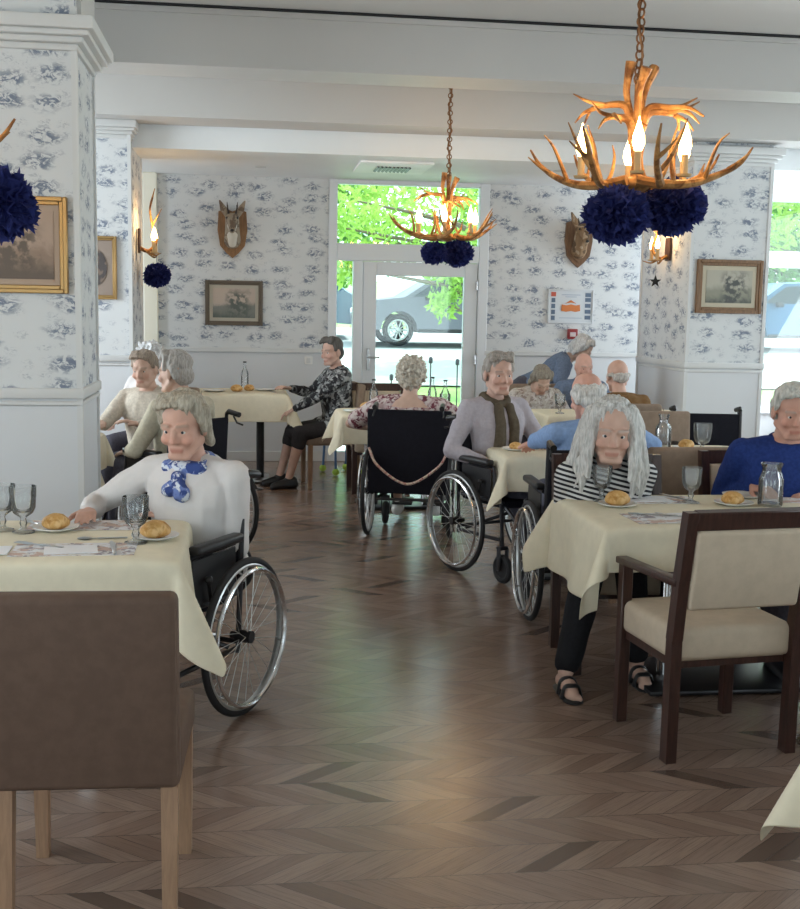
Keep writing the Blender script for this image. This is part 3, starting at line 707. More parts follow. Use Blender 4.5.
for nm, col, rects in (('border_pictures', (.12, .17, .25), [(-.205, -.165, z, z+.045) for z in (-.14, -.08, -.02, .04)]+[(.15, .21, z, z+.04) for z in (-.13, -.07, -.01, .05, .10)]),
                       ('red_corner', (.55, .12, .08), [(-.21, -.16, .10, .145)]), ('blue_lines', (.35, .42, .52), [(-.10, .10, .115, .122), (-.06, .06, .095, .101), (-.12, .12, -.12, -.114)])):
    m_ = MB()
    for a, b, c_, d_ in rects: m_.b2((a, -.011, c_), (b, -.008, d_))
    m_.obj(nm, mat(nm, col, .6), t, smooth=False)
m_ = MB(); m_.prism([(-.10, -.045), (-.05, -.055), (0, -.045), (.05, -.055), (.10, -.045), (.095, .02), (.05, .012), (0, .022), (-.05, .012), (-.095, .02)], -.013, -.008, 'y'); m_.prism([(-.06, .03), (0, .065), (.06, .03), (.0, .04)], -.013, -.008, 'y'); m_.obj('badge', mat('orange_badge', (.62, .20, .06), .6), t, smooth=False)
t = thing('fire_alarm_button', 'small red fire alarm call point on the back wall under the poster', 'fire alarm', (3.30, BACK, 1.325)); MB().box((0, -.02, 0), (.105, .04, .105), None, .008, 2).obj('housing', mat('alarm_red', (.28, .035, .04), .4), t); MB().box((.0, -.042, -.005), (.06, .006, .045), None, .002).obj('window', mat('alarm_window', (.62, .52, .52), .4), t)
t = thing('light_switch', 'white light switch on the back wall behind the patterned blouse', 'switch', (.59, BACK, 1.02)); MB().box((0, -.006, 0), (.08, .012, .08), None, .004).obj('plate', M['china'], t); MB().box((0, -.014, 0), (.04, .008, .05), None, .003).obj('rocker', M['trim'], t)

def deer_head(label, loc, fur, face, horn, kind):
    t = thing('mounted_deer_head', label, 'deer head', loc)
    m_ = MB(); m_.prism([(-.135, .20), (-.06, .225), (0, .20), (.06, .225), (.135, .20), (.145, .02), (.12, -.13), (.06, -.20), (0, -.25), (-.06, -.20), (-.12, -.13), (-.145, .02)], -.030, 0, 'y')
    m_.prism([(-.11, .17), (0, .18), (.11, .17), (.118, .02), (.09, -.12), (0, -.20), (-.09, -.12), (-.118, .02)], -.042, -.030, 'y')
    m_.obj('shield_plaque', wood('plaque_wood', (.33, .17, .07) if kind == 0 else (.20, .11, .06), .6), t)
    q = MB(); q.chain([(0, -.03, -.08), (0, -.09, .0), (0, -.14, .10)], [.085, .075, .070]); q.ell((0, -.17, .11), (.068, .085, .068)); q.chain([(0, -.20, .10), (0, -.26, .045), (0, -.30, .0)], [.055, .040, .030]); q.ell((0, -.315, -.005), (.026, .020, .022))
    for s_ in (-1, 1):
        q.ell((s_*.045, -.205, .125), (.020, .022, .016))
        q.chain([(s_*.055, -.14, .15), (s_*.085, -.145, .215), (s_*.12, -.15, .29)], [.020, .034, .010])
    hd = fuse(q, 'deer_head', [fur], .006, 3, parent=t)
    e = MB()
    for s_ in (-1, 1): e.ell((s_*.050, -.222, .125), .012, None, 10, 7)
    e.obj('eyes', M['black'], t); e = MB(); e.ell((0, -.332, .0), (.018, .010, .014), None, 10, 7); e.obj('nose', M['black'], t)
    if kind == 0:
        q = MB(); q.chain([(0, -.205, .055), (0, -.255, .02), (0, -.29, -.015)], [.05, .037, .029]); q.chain([(0, -.12, -.02), (0, -.07, -.10)], [.055, .05]); fuse(q, 'white_blaze', [face], .007, 2, parent=t)
    q = MB()
    for s_ in (-1, 1):
        antler_tube(q, [(s_*.03, -.15, .16), (s_*.045, -.14, .22), (s_*.05, -.15, .28 if kind == 0 else .24)], .011, .003)
        if kind == 0: antler_tube(q, [(s_*.045, -.14, .22), (s_*.04, -.18, .25)], .006, .002, 4, 6)
    q.obj('antlers', horn, t)
    return t
deer_head('mounted deer head with a white muzzle and tall dark ears left of the door', (-.165, BACK, 2.265), spotted('grey_fur', (.30, .25, .19), [(.16, .12, .09)], 12), mat('white_fur', (.62, .58, .50), .9), mat('dark_horn', (.06, .05, .045), .5), 0)
deer_head('mounted brown deer head right of the door above the poster', (3.33, BACK, 2.25), spotted('brown_fur', (.26, .17, .10), [(.42, .33, .24), (.12, .08, .05)], 9), mat('pale_fur', (.5, .42, .33), .9), mat('brown_horn', (.10, .07, .05), .5), 1)

# ------------------------------------------------------------------ tables and cloths
def tablecloth(label, x0, x1, y0, y1, z, ol, orr, of, ob, seed=0, group='cream tablecloths', amp=.46):
    rng = random.Random(seed); ph = [rng.random()*6.28 for _ in range(6)]; rr = .012
    def axis(a0, a1, o0, o1):
        out = [a0-o0*(1-i/14) for i in range(14)]+[a0+(a1-a0)*i/10 for i in range(11)]+[a1+o1*(i+1)/14 for i in range(14)]
        return out
    X = axis(x0, x1, ol, orr); Yv = axis(y0, y1, of, ob); V = []
    for yv in Yv:
        for xv in X:
            a = max(x0-xv, 0, xv-x1); b = max(y0-yv, 0, yv-y1); sx = -1 if xv < x0 else 1; sy = -1 if yv < y0 else 1
            cx = min(max(xv, x0), x1); cy = min(max(yv, y0), y1); r = math.hypot(a, b)
            if r < 1e-9: V.append((cx, cy, z+.0015*math.sin(xv*9)*math.sin(yv*7))); continue
            f = math.atan2(b, a); s2 = math.sin(2*f)
            p = .05+amp*s2**2*(1-.30*math.sin(4*f+ph[0])**2)
            wob = 0
            if b == 0: e = min(cy-y0, y1-cy)/(y1-y0)*2; wob = .085*min(1, e*2.2)*math.sin(cy*13+ph[1])*r; 
            elif a == 0: e = min(cx-x0, x1-cx)/(x1-x0)*2; wob = .085*min(1, e*2.2)*math.sin(cx*11+ph[2])*r
            out = rr*(1-math.exp(-r/.015))+p*r+wob; dr = r*math.sqrt(max(.02, 1-min(p, .97)**2))
            fl = f+.22*math.sin(4*f)*(-1)
            V.append((cx+sx*math.cos(fl if a and b else f)*out, cy+sy*math.sin(fl if a and b else f)*out, z-dr+rr*.4*math.exp(-r/.02)*0))
    nx = len(X); Fc = [(j*nx+i, j*nx+i+1, (j+1)*nx+i+1, (j+1)*nx+i) for j in range(len(Yv)-1) for i in range(nx-1)]
    o = MB().add(V, Fc).obj('tablecloth', M['cloth'], angle=180)
    o.modifiers.new('thick', 'SOLIDIFY').thickness = -.003
    sm = o.modifiers.new('sub', 'SUBSURF'); sm.levels = 1; sm.render_levels = 1
    tag(o, label, 'tablecloth', group); return o
def table(label, x0, x1, y0, y1, z, style='pedestal', group='dining tables'):
    cx, cy = (x0+x1)/2, (y0+y1)/2
    t = thing('dining_table', label, 'table', (cx, cy, 0), 0, group); w_, d_ = x1-x0, y1-y0
    MB().box((0, 0, z-.020), (w_-.02, d_-.02, .026), None, .004).obj('table_top', M['dark_wood'], t)
    for s_ in (-1, 1) if w_ > .9 else (0,): MB().tube([(s_*w_*.25, 0, .03), (s_*w_*.25, 0, z-.035)], .035, 16).obj('column', M['chrome'] if style == 'pedestal' else M['black'], t)
    MB().box((0, 0, .018), (w_*.68, d_*.62, .022), None, .008, 2).obj('base_plate', M['dark_metal'] if style == 'pedestal' else M['steel'], t)
    MB().box((0, 0, z-.045), (w_*.6, d_*.5, .03), None, .004).obj('support_rail', M['dark_metal'], t)
    return t
TB = {  # x0, x1, y0, y1, z
 'near_left': (-1.55, -.232, 3.70, 4.42, .74), 'near_right': (1.365, 2.95, 4.20, 4.96, .74), 'mid_right': (1.43, 3.0, 6.24, 6.86, .74),
 'door': (.70, 1.62, 8.62, 9.25, .75), 'far_left': (-.58, .325, 9.98, 10.66, .80), 'behind_left': (-2.1, -.93, 6.85, 7.5, .74),
 'far_right': (2.34, 3.55, 8.78, 9.42, .74), 'corner': (1.345, 2.4, 1.55, 2.34, .74)}
LBL = {'near_left': 'at the lower left before the person in the white blouse', 'near_right': 'before the person in the striped shirt', 'mid_right': 'at which the person in the blue shirt leans',
 'door': 'before the glazed door, beyond the curly hair', 'far_left': 'at the far left by the patterned blouse', 'behind_left': 'beside the near left pillar',
 'far_right': 'at the far right before the brown sweater', 'corner': 'at the lower right corner of the picture'}
OV = {'near_left': (.3, .30, .27, .22, 1), 'near_right': (.33, .3, .175, .2, 2), 'mid_right': (.26, .25, .19, .2, 3), 'door': (.24, .22, .22, .2, 4), 'far_left': (.25, .30, .24, .2, 5), 'behind_left': (.2, .22, .22, .2, 6), 'far_right': (.22, .2, .22, .2, 7), 'corner': (.33, .3, .3, .33, 8)}
for k, (x0, x1, y0, y1, z) in TB.items():
    table('dark topped dining table '+LBL[k], x0, x1, y0, y1, z-.004, 'steel' if k == 'far_left' else 'pedestal')
    a, b, c_, d_, s_ = OV[k]
    tablecloth('cream tablecloth on the table '+LBL[k], x0, x1, y0, y1, z, a, b, c_, d_, s_)

# ------------------------------------------------------------------ tableware
def goblet_mesh(s=1.):
    o = [(.001, 0), (.036, 0), (.037, .004), (.012, .012), (.009, .02), (.013, .032), (.009, .044), (.012, .052), (.032, .066), (.040, .085), (.043, .125), (.0435, .155)]
    i = [(.0405, .155), (.0395, .125), (.036, .088), (.028, .072), (.001, .064)]
    return MB().lathe([(r*s, z*s) for r, z in o+i], seg=20).mesh('goblet', M['pressed'], angle=60)
GOB = goblet_mesh(); CLEAR = GOB.copy(); CLEAR.materials[0] = M['glass']
def goblet(x, y, z, label, sc=1.):
    o = bpy.data.objects.new('goblet', CLEAR if y < 4.5 else GOB); COL.objects.link(o); o.location = (x, y, z); o.scale = (sc,)*3; return tag(o, label, 'goblet', 'water goblets')
def tumbler_jug(x, y, z, label, h=.20, r=.045, neck=.03, grp='water carafes'):
    t = thing('water_carafe', label, 'carafe', (x, y, z), 0, grp)
    o = [(.001, 0), (r*.95, 0), (r, .008), (r, h*.62), (r*.9, h*.70), (neck, h*.80), (neck, h*.90), (neck*1.25, h)]
    i = [(neck*1.25-.003, h), (neck-.003, h*.90), (neck-.003, h*.80), (r*.9-.003, h*.695), (r-.003, h*.61), (r-.003, .012), (.001, .010)]
    MB().lathe(o+i, seg=24).obj('vessel', M['glass'], t, angle=60)
    MB().lathe([(.001, .0115), (r-.0042, .0125), (r-.0042, h*.5), (.001, h*.5)], seg=20).obj('water', M['water'], t, angle=60)
    return t
def bottle(x, y, z, label, h=.26, r=.036, m=None, grp='bottles on the far tables'):
    t = thing('glass_bottle', label, 'bottle', (x, y, z), 0, grp)
    MB().lathe([(.001, 0), (r, 0), (r, h*.55), (r*.8, h*.64), (.013, h*.76), (.012, h*.95), (.015, h*.95), (.015, h*.97), (.001, h*.97)], seg=20).obj('bottle_body', m or M['glass'], t, angle=60)
    MB().lathe([(.001, h*.955), (.016, h*.955), (.016, h), (.001, h)], seg=16).obj('cap', M['black'], t)
    return t
def bread_mesh():
    V = []; m_ = MB(); m_.ell((0, 0, 0), 1., None, 22, 14)
    for p in m_.v:
        x, y, z = p; g = math.exp(-(y*3.2)**2)*max(0, z); n_ = noise.noise(Vector(p)*2.2)*.06
        V.append((x*.058*(1+n_), y*.040*(1+n_), (z*.032 if z > 0 else z*.020)*(1+n_)-g*.006))
    m_.v = V; return m_.mesh('bread_roll', M['bread'], angle=90)
BRD = bread_mesh()
def bread(x, y, z, label, rz=0, sc=1.):
    o = bpy.data.objects.new('bread_roll', BRD); COL.objects.link(o); o.location = (x, y, z+.0225*sc); o.rotation_euler = (0, 0, rz); o.scale = (sc*.86, sc*.95, sc*1.2)
    return tag(o, label, 'bread roll', 'bread rolls')
PLT = MB().lathe([(.001, .004), (.05, .004), (.058, .007), (.082, .016), (.083, .019), (.058, .011), (.05, .008), (.001, .008)], seg=36).mesh('side_plate', M['china'], angle=50)
def plate(x, y, z, label, sc=1.):
    o = bpy.data.objects.new('side_plate', PLT); COL.objects.link(o); o.location = (x, y, z-.003); o.scale = (sc, sc, 1); return tag(o, label, 'plate', 'side plates')
def flat(name, x, y, z, w_, d_, rz, m, label, cat, th=.0015, grp=None):
    o = MB().box((0, 0, th/2), (w_, d_, th)).obj(name, m, smooth=False); place_at(o, (x, y, z), rz); return tag(o, label, cat, grp)
def cutlery_mesh(kind):
    m_ = MB(); m_.box((0, -.05, .004), (.012, .10, .004), None, .0015)
    if kind == 'fork':
        m_.box((0, .012, .004), (.007, .03, .003), None, .001); m_.prism([(-.004, .025), (.004, .025), (.012, .04), (.012, .055), (-.012, .055), (-.012, .04)], .002, .005, 'z')
        for x_ in (-.0105, -.0035, .0035, .0105): m_.box((x_, .075, .0045), (.003, .042, .0025))
    elif kind == 'knife': m_.prism([(-.006, 0), (.006, 0), (.011, .03), (.010, .085), (.002, .115), (-.006, .10)], .002, .004, 'z')
    else:
        m_.box((0, .012, .004), (.006, .03, .003), None, .001); m_.ell((0, .045, .005), (.018, .026, .004), None, 14, 8)
    return m_.mesh(kind, M['steel'])
CUT = {k: cutlery_mesh(k) for k in ('fork', 'knife', 'spoon')}
def cutlery(kind, x, y, z, rz, label):
    o = bpy.data.objects.new(kind, CUT[kind]); COL.objects.link(o); place_at(o, (x, y, z), rz); return tag(o, label, kind, 'cutlery on the near tables')
Z1 = .7435
# near left table
goblet(-.875, 4.20, Z1, 'left one of the two goblets standing together on the near left table', 1.08)
goblet(-.795, 4.16, Z1, 'right one of the two goblets standing together on the near left table', 1.08)
goblet(-.385, 3.96, Z1, 'water goblet beside the bread in front of the white blouse', 1.05)
plate(-.69, 4.20, Z1, 'white side plate with a roll beside the two goblets'); bread(-.69, 4.20, Z1+.004, 'bread roll on the plate beside the two goblets', .2)
plate(-.325, 4.03, Z1, 'white side plate with a roll at the right end of the near left table'); bread(-.325, 4.03, Z1+.004, 'bread roll at the right end of the near left table', -.1, 1.08)
PM = []
for i, (x_, y_, rz, lb) in enumerate(((-.575, 3.86, .02, 'printed placemat at the front of the near left table'), (-.60, 4.285, .0, 'printed placemat at the far side of the near left table'), (-1.12, 3.86, 0, 'printed placemat cut off at the left edge of the near left table'))):
    flat('placemat', x_, y_, Z1, .40, .20 if i != 1 else .19, rz, M['placemat'], lb, 'placemat', .0012, 'printed placemats')
flat('paper_napkin', -.585, 3.845, Z1+.0016, .17, .12, .15, M['paper'], 'white paper napkin on the front placemat of the near left table', 'napkin', .003)
flat('paper_napkin', -.86, 3.84, Z1+.0016, .16, .13, .05, M['paper'], 'white paper napkin at the left edge of the near left table', 'napkin', .003)
cutlery('fork', -.70, 3.92, Z1+.002, R(60), 'fork lying left of the napkin on the near left table'); cutlery('knife', -.45, 3.86, Z1+.002, R(10), 'knife lying right of the napkin on the near left table'); cutlery('spoon', -.52, 4.03, Z1, R(95), 'spoon lying between the two bread plates')
cutlery('fork', -.78, 4.31, Z1+.002, R(40), 'fork at the back of the near left table'); cutlery('knife', -.40, 4.30, Z1+.002, R(5), 'knife at the back of the near left table')
# near right table
goblet(1.515, 4.77, Z1, 'water goblet in front of the striped shirt'); goblet(1.90, 4.72, Z1, 'water goblet right of the striped shirt, in the middle of the near right table')
plate(1.545, 4.64, Z1, 'white side plate with a roll in front of the striped shirt'); bread(1.545, 4.64, Z1+.004, 'bread roll in front of the striped shirt', .15, 1.12)
plate(2.07, 4.66, Z1, 'white side plate with a roll just above the top rail of the near armchair'); bread(2.06, 4.65, Z1+.004, 'bread roll just above the top rail of the near armchair', 0, 1.0)
plate(2.20, 4.86, Z1, 'white side plate in front of the navy sweater', 1.1)
tumbler_jug(2.225, 4.64, Z1, 'water carafe in front of the navy sweater', .185, .052, .040)
flat('placemat', 1.76, 4.80, Z1, .36, .20, -.05, M['placemat'], 'printed placemat in front of the striped shirt', 'placemat', .0012, 'printed placemats')
flat('placemat', 1.68, 4.36, Z1, .36, .22, .05, M['placemat'], 'printed placemat at the near side of the near right table', 'placemat', .0012, 'printed placemats')
flat('placemat', 2.42, 4.80, Z1, .36, .20, 0, M['placemat'], 'printed placemat under the hands in the navy sweater', 'placemat', .0012, 'printed placemats')
flat('paper_napkin', 1.735, 4.80, Z1+.0016, .18, .13, .1, M['paper'], 'white paper napkin in front of the striped shirt', 'napkin', .004)
cutlery('fork', 1.62, 4.42, Z1+.002, R(75), 'fork lying on the near placemat of the near right table'); cutlery('knife', 1.72, 4.38, Z1+.002, R(40), 'knife lying on the near placemat of the near right table'); cutlery('knife', 1.88, 4.84, Z1+.002, R(20), 'knife right of the napkin before the striped shirt')
# mid right table
tumbler_jug(2.375, 6.36, Z1, 'tall water carafe on the table behind the striped shirt', .235, .046, .026); goblet(2.60, 6.33, Z1, 'tall goblet on the table behind the striped shirt', 1.2)
plate(2.62, 6.62, Z1, 'side plate with bread behind the carafe on the middle table'); bread(2.62, 6.62, Z1+.004, 'bread roll behind the carafe on the middle table', .1)
plate(1.55, 6.55, Z1, 'side plate at the left end of the middle table by the man with the scarf'); bread(1.55, 6.55, Z1+.004, 'flat bread roll beside the blue shirt sleeve', .0, .8)
goblet(2.30, 6.70, Z1, 'goblet behind the white hair of the striped woman on the middle table'); flat('paper_napkin', 2.85, 6.45, Z1, .2, .2, .2, M['paper'], 'white paper napkin at the right end of the middle table', 'napkin', .003)
flat('placemat', 2.40, 6.58, Z1, .36, .2, 0, M['placemat'], 'printed placemat on the middle table behind the carafe', 'placemat', .0012, 'printed placemats')
# table by the door
Z4 = .7535
bread(.92, 8.95, Z4, 'bread roll on the table by the door, left of the curly haired woman', .2, 1.25); bottle(.985, 9.12, Z4, 'dark capped bottle left of the curly haired woman', .24)
bottle(1.44, 9.0, Z4, 'left one of two clear bottles on the table by the door', .27); bottle(1.535, 8.95, Z4, 'right one of two clear bottles on the table by the door', .25); goblet(1.50, 8.75, Z4, 'goblet below the pair of clear bottles by the door'); plate(.80, 8.85, Z4, 'plate at the left end of the table by the door')
# far left table
Z5 = .8035
bread(-.11, 10.22, Z5, 'left one of two bread pieces on the far left table', .1, 1.1); bread(.0, 10.32, Z5, 'right one of two bread pieces on the far left table', .5, 1.0); bottle(-.04, 10.55, Z5, 'clear bottle on the far left table against the wall', .25, .034)
plate(-.30, 10.2, Z5, 'plate at the left of the far left table', 1.2); plate(.14, 10.35, Z5, 'plate at the right end of the far left table', 1.2); cutlery('knife', .2, 10.2, Z5, .3, 'knife beside the hand on the far left table')
# table behind the white blouse
bottle(-1.02, 7.2, Z1, 'green tinted bottle with a black cap by the near left pillar', .28, .038, mat('bottle_green_glass', (.55, .85, .70), .05, trans=1.)); goblet(-1.06, 6.98, Z1, 'goblet beside the bottle by the near left pillar'); goblet(2.47, 8.95, Z1, 'goblet on the far right table'); bottle(2.95, 8.9, Z1, 'clear bottle on the far right table', .25)
# ------------------------------------------------------------------ chairs
def chair_parsons(label, loc, rz, cover, legm, h=.88, group='upholstered side chairs', w=.45):
    """upholstered side chair; faces local +y, origin on the floor under the seat centre"""
    t = thing('side_chair', label, 'chair', loc, rz, group); x = w/2
    MB().box((0, .02, .425), (w, .44, .11), None, .022, 3).obj('seat', cover, t)
    m_ = MB(); rot = Matrix.Rotation(R(5), 3, 'X')
    m_.box((0, -.225, (h+.375)/2), (w, .065, h-.375), rot, .020, 3); m_.obj('backrest', cover, t)
    m_ = MB(); m_.tube([(x-.001, -.262, .42), (x-.001, -.294, h-.03)], .0022, 6); m_.tube([(-x+.001, -.262, .42), (-x+.001, -.294, h-.03)], .0022, 6); m_.obj('piping', cover, t)
    for sx in (-1, 1):
        for y_ in (.20, -.205):
            m_ = MB(); c = (sx*(x-.026), y_)
            for z0, z1, a, b in ((0, .38, .017, .021),):
                V = [(c[0]+p*a, c[1]+q*a-(.03 if y_ < 0 else 0), z0) for p, q in ((-1, -1), (1, -1), (1, 1), (-1, 1))]+[(c[0]+p*b, c[1]+q*b, z1) for p, q in ((-1, -1), (1, -1), (1, 1), (-1, 1))]
                m_.add(V, [(0, 1, 2, 3), (4, 5, 6, 7), (0, 1, 5, 4), (1, 2, 6, 5), (2, 3, 7, 6), (3, 0, 4, 7)])
            m_.obj('leg', legm, t, smooth=False)
    return t
def chair_framed(label, loc, rz, group='dark wood armchairs'):
    """dark wood armchair with beige pads; faces local +y"""
    t = thing('dining_armchair', label, 'chair', loc, rz, group); W = .255
    for sx in (-1, 1):
        m_ = MB(); x = sx*(W-.02); q = [(-.20, 0), (-.205, .44), (-.235, .66), (-.277, .90)]
        for (ya, za), (yb, zb) in zip(q[:-1], q[1:]):
            V = [(x+p*.02, ya+s_*.025, za) for p, s_ in ((-1, -1), (1, -1), (1, 1), (-1, 1))]+[(x+p*.02, yb+s_*.022, zb) for p, s_ in ((-1, -1), (1, -1), (1, 1), (-1, 1))]
            m_.add(V, [(0, 1, 2, 3), (4, 5, 6, 7), (0, 1, 5, 4), (1, 2, 6, 5), (2, 3, 7, 6), (3, 0, 4, 7)])
        m_.obj('leg', M['dark_wood'], t, smooth=False)
        m_ = MB(); m_.b2((sx*.225-.021, .19, 0), (sx*.225+.021, .232, .625), .003); m_.obj('leg', M['dark_wood'], t)
        m_ = MB(); m_.box((sx*.235, .0, .637), (.050, .47, .026), Matrix.Rotation(R(-2), 3, 'X'), .006, 2); m_.obj('armrest', M['dark_wood'], t)
    m_ = MB(); m_.box((0, -.274, .870), (.435, .040, .065), Matrix.Rotation(R(10), 3, 'X'), .004); m_.obj('top_rail', M['dark_wood'], t)
    m_ = MB(); m_.box((0, -.248, .695), (.425, .055, .29), Matrix.Rotation(R(10), 3, 'X'), .016, 3); m_.obj('back_pad', M['beige'], t)
    m_ = MB(); m_.box((0, .02, .415), (.47, .45, .125), None, .030, 4); m_.obj('seat', M['beige'], t)
    m_ = MB(); m_.box((0, .19, .345), (.42, .02, .03)); m_.box((0, -.175, .345), (.42, .02, .03))
    for sx in (-1, 1): m_.box((sx*.215, .0, .345), (.02, .38, .03))
    m_.obj('apron', M['dark_wood'], t, smooth=False)
    return t
chair_parsons('taupe upholstered chair with pale oak legs, nearest at the lower left', (-.385, 2.99, 0), R(-2), M['taupe'], M['oak'], .875)
c_ = chair_framed('dark framed beige armchair seen from behind at the near right table', (1.665, 3.935, 0), R(7))
dup(c_, (2.46, 4.0, 0), R(2), 'dark framed beige armchair cut off at the right edge beside the near armchair')
dup(c_, (1.64, 4.88, 0), R(177), 'dark framed beige armchair of the person in the striped shirt', skip=('armrest',))
dup(c_, (2.42, 5.02, 0), R(180), 'dark framed beige armchair of the person in the navy sweater')
dup(c_, (1.10, 9.72, 0), R(180), 'dark framed armchair behind the table by the door, its top rail showing above the table')
s_ = chair_parsons('taupe upholstered chair of the person in the patterned blouse', (.70, 10.06, 0), R(96), M['taupe_l'], M['oak'], .90)
dup(s_, (2.16, 5.68, 0), R(4), 'taupe upholstered chair back right of the striped shirt at the middle table')
dup(s_, (2.74, 7.22, 0), R(180), 'taupe upholstered chair back beyond the middle table left of the dark wheelchair')
dup(s_, (2.75, 8.28, 0), R(0), 'taupe upholstered chair of the bald person in the brown sweater'); dup(s_, (2.46, 9.93, 0), R(180), 'taupe upholstered chair of the person with bowed grey hair')
dup(s_, (2.94, 9.98, 0), R(180), 'taupe upholstered chair of the bald pink headed person at the far right'); dup(s_, (-.72, 9.22, 0), R(150), 'taupe upholstered chair of the white haired person behind the left group')
dup(s_, (-.62, 7.99, 0), R(150), 'taupe upholstered chair of the person in the cream top at the left')

# ------------------------------------------------------------------ wheelchairs
def wheelchair(label, loc, rz, group='wheelchairs', back_h=.90, big_back=False):
    """faces local +y; origin on the floor below the axle"""
    t = thing('wheelchair', label, 'wheelchair', loc, rz, group); RW = .305
    fr = MB(); tb = lambda *p, r=.011: fr.tube(spline(p, 4) if len(p) > 2 else p, r, 8)
    for s_ in (-1, 1):
        x = s_*.225
        tb((x, -.05, .22), (x, -.07, .55), (x, -.09, back_h)); tb((x, -.05, .46), (x, .40, .47)); tb((x, -.05, .24), (x, .38, .25)); tb((x, .38, .47), (x, .40, .25))
        tb((x, -.02, .66), (x, .30, .66)); tb((x, .30, .66), (x, .33, .47)); tb((x, .0, RW), (s_*.265, .0, RW), r=.014)
    fr.tube([(-.225, .02, .26), (.225, .30, .46)], .010, 8); fr.tube([(.225, .02, .26), (-.225, .30, .46)], .010, 8); fr.tube([(-.225, -.06, .26), (.225, -.06, .26)], .010, 8)
    fr.obj('frame', M['dark_metal'], t)
    MB().box((0, .18, .455), (.44, .44, .05), None, .018, 3).obj('seat', M['black_cloth'], t)
    z0 = .47 if not big_back else .30
    m_ = MB(); m_.box((0, -.085, (z0+back_h-.02)/2), (.45 if not big_back else .57, .030, back_h-.02-z0), Matrix.Rotation(R(4), 3, 'X'), .012, 3); m_.obj('backrest', M['black_cloth'], t)
    for s_ in (-1, 1):
        w_ = MB(); w_.torus((s_*.285, 0, RW), RW-.030, .010, 'x', 48, 8, sx=1.3); wo = w_.obj('wheel', M['alu'], t)
        w_ = MB(); w_.torus((s_*.285, 0, RW), RW-.0145, .0145, 'x', 56, 10); w_.obj('tyre', M['rubber'], wo)
        w_ = MB(); w_.torus((s_*.318, 0, RW), RW-.045, .009, 'x', 52, 8)
        for k in range(6):
            a = k*math.pi/3+.3; w_.tube([(s_*.318, (RW-.05)*math.cos(a), RW+(RW-.05)*math.sin(a)), (s_*.288, (RW-.035)*math.cos(a), RW+(RW-.035)*math.sin(a))], .005, 6)
        w_.obj('push_rim', M['chrome'], wo)
        w_ = MB(); w_.tube([(s_*.25, 0, RW), (s_*.315, 0, RW)], .024, 14); w_.lathe([(.001, 0), (.03, 0), (.03, .01), (.001, .01)], (0, 0, 0), 12) if False else None; w_.obj('hub', M['black'], wo)
        w_ = MB()
        for k in range(24):
            a = k*math.pi/12; b = a+(.42 if k % 2 else -.42); hx = s_*(.272 if k % 4 < 2 else .302)
            w_.tube([(hx, .022*math.cos(b), RW+.022*math.sin(b)), (s_*.286, (RW-.035)*math.cos(a), RW+(RW-.035)*math.sin(a))], .0014, 4, cap=False)
        sp = w_.obj('spokes', M['alu'], wo)
        w_ = MB(); w_.torus((s_*.215, .40, .085), .066, .019, 'x', 28, 8); w_.lathe([(.001, 0), (.06, 0), (.06, .01), (.001, .01)], seg=4) if False else None; w_.tube([(s_*.205, .40, .085), (s_*.225, .40, .085)], .055, 16); co = w_.obj('caster', M['rubber'], t)
        w_ = MB(); w_.box((s_*.243, .395, .14), (.006, .035, .13), None, .002); w_.box((s_*.187, .395, .14), (.006, .035, .13), None, .002); w_.box((s_*.215, .39, .205), (.062, .04, .02), None, .004); w_.tube([(s_*.215, .385, .20), (s_*.22, .385, .27)], .014, 8); w_.obj('caster_fork', M['dark_metal'], co)
        MB().box((s_*.245, .135, .685), (.055, .32, .035), None, .014, 3).obj('armrest', M['black'], t)
        MB().box((s_*.236, .14, .565), (.008, .30, .17), None, .003).obj('skirt_guard', M['black'], t)
        g = MB(); g.tube([(s_*.225, -.09, back_h), (s_*.225, -.11, back_h+.015), (s_*.225, -.20, back_h)], [.012, .017, .017], 10); g.tube([(s_*.225, -.15, back_h-.01), (s_*.235, -.17, back_h-.05), (s_*.235, -.22, back_h-.06)], .006, 6); g.obj('push_handle', M['black'], t)
        g = MB(); g.tube(spline([(s_*.205, .38, .45), (s_*.20, .50, .36), (s_*.19, .60, .16)], 4), .010, 8); fo = g.obj('leg_rest', M['dark_metal'], t); MB().box((s_*.115, .635, .135), (.15, .16, .016), Matrix.Rotation(R(8), 3, 'X'), .005, 2).obj('foot_plate', M['black'], fo)
        g = MB(); g.tube([(s_*.245, .16, .40), (s_*.262, .22, .56)], .007, 6); g.ell((s_*.262, .22, .57), .016, None, 8, 6); g.obj('brake_lever', M['black'], t)
    return t
def head_dir(fx, fy): return math.atan2(-fx, fy)
w1 = wheelchair('wheelchair of the person in the white blouse', (-.262, 4.45, 0), head_dir(-.5, -.87))
w6 = wheelchair('wheelchair with a big black back panel seen from behind near the door', (1.095, 7.74, 0), R(-14), back_h=.90, big_back=True)
m_ = MB(); m_.tube(spline([(-.27, -.13, .62), (-.2, -.16, .50), (0, -.17, .385), (.2, -.16, .50), (.27, -.13, .62)], 8), .009, 7)
m_.obj('safety_cord', spotted('twisted_cord', (.62, .42, .36), [(.40, .10, .10), (.75, .62, .5)], 60), w6)
dup(w1, (1.485, 6.78, 0), head_dir(.39, -.92), 'wheelchair of the person with the long olive scarf')
dup(w1, (1.69, 5.56, 0), R(-2), 'wheelchair of the person in the blue shirt, one wheel seen edge on')
dup(w1, (-.36, 6.98, 0), head_dir(-.70, .71), 'wheelchair of the person in the cream cardigan')
dup(w1, (3.10, 7.42, 0), R(172), 'empty dark wheelchair parked in front of the right pillar')

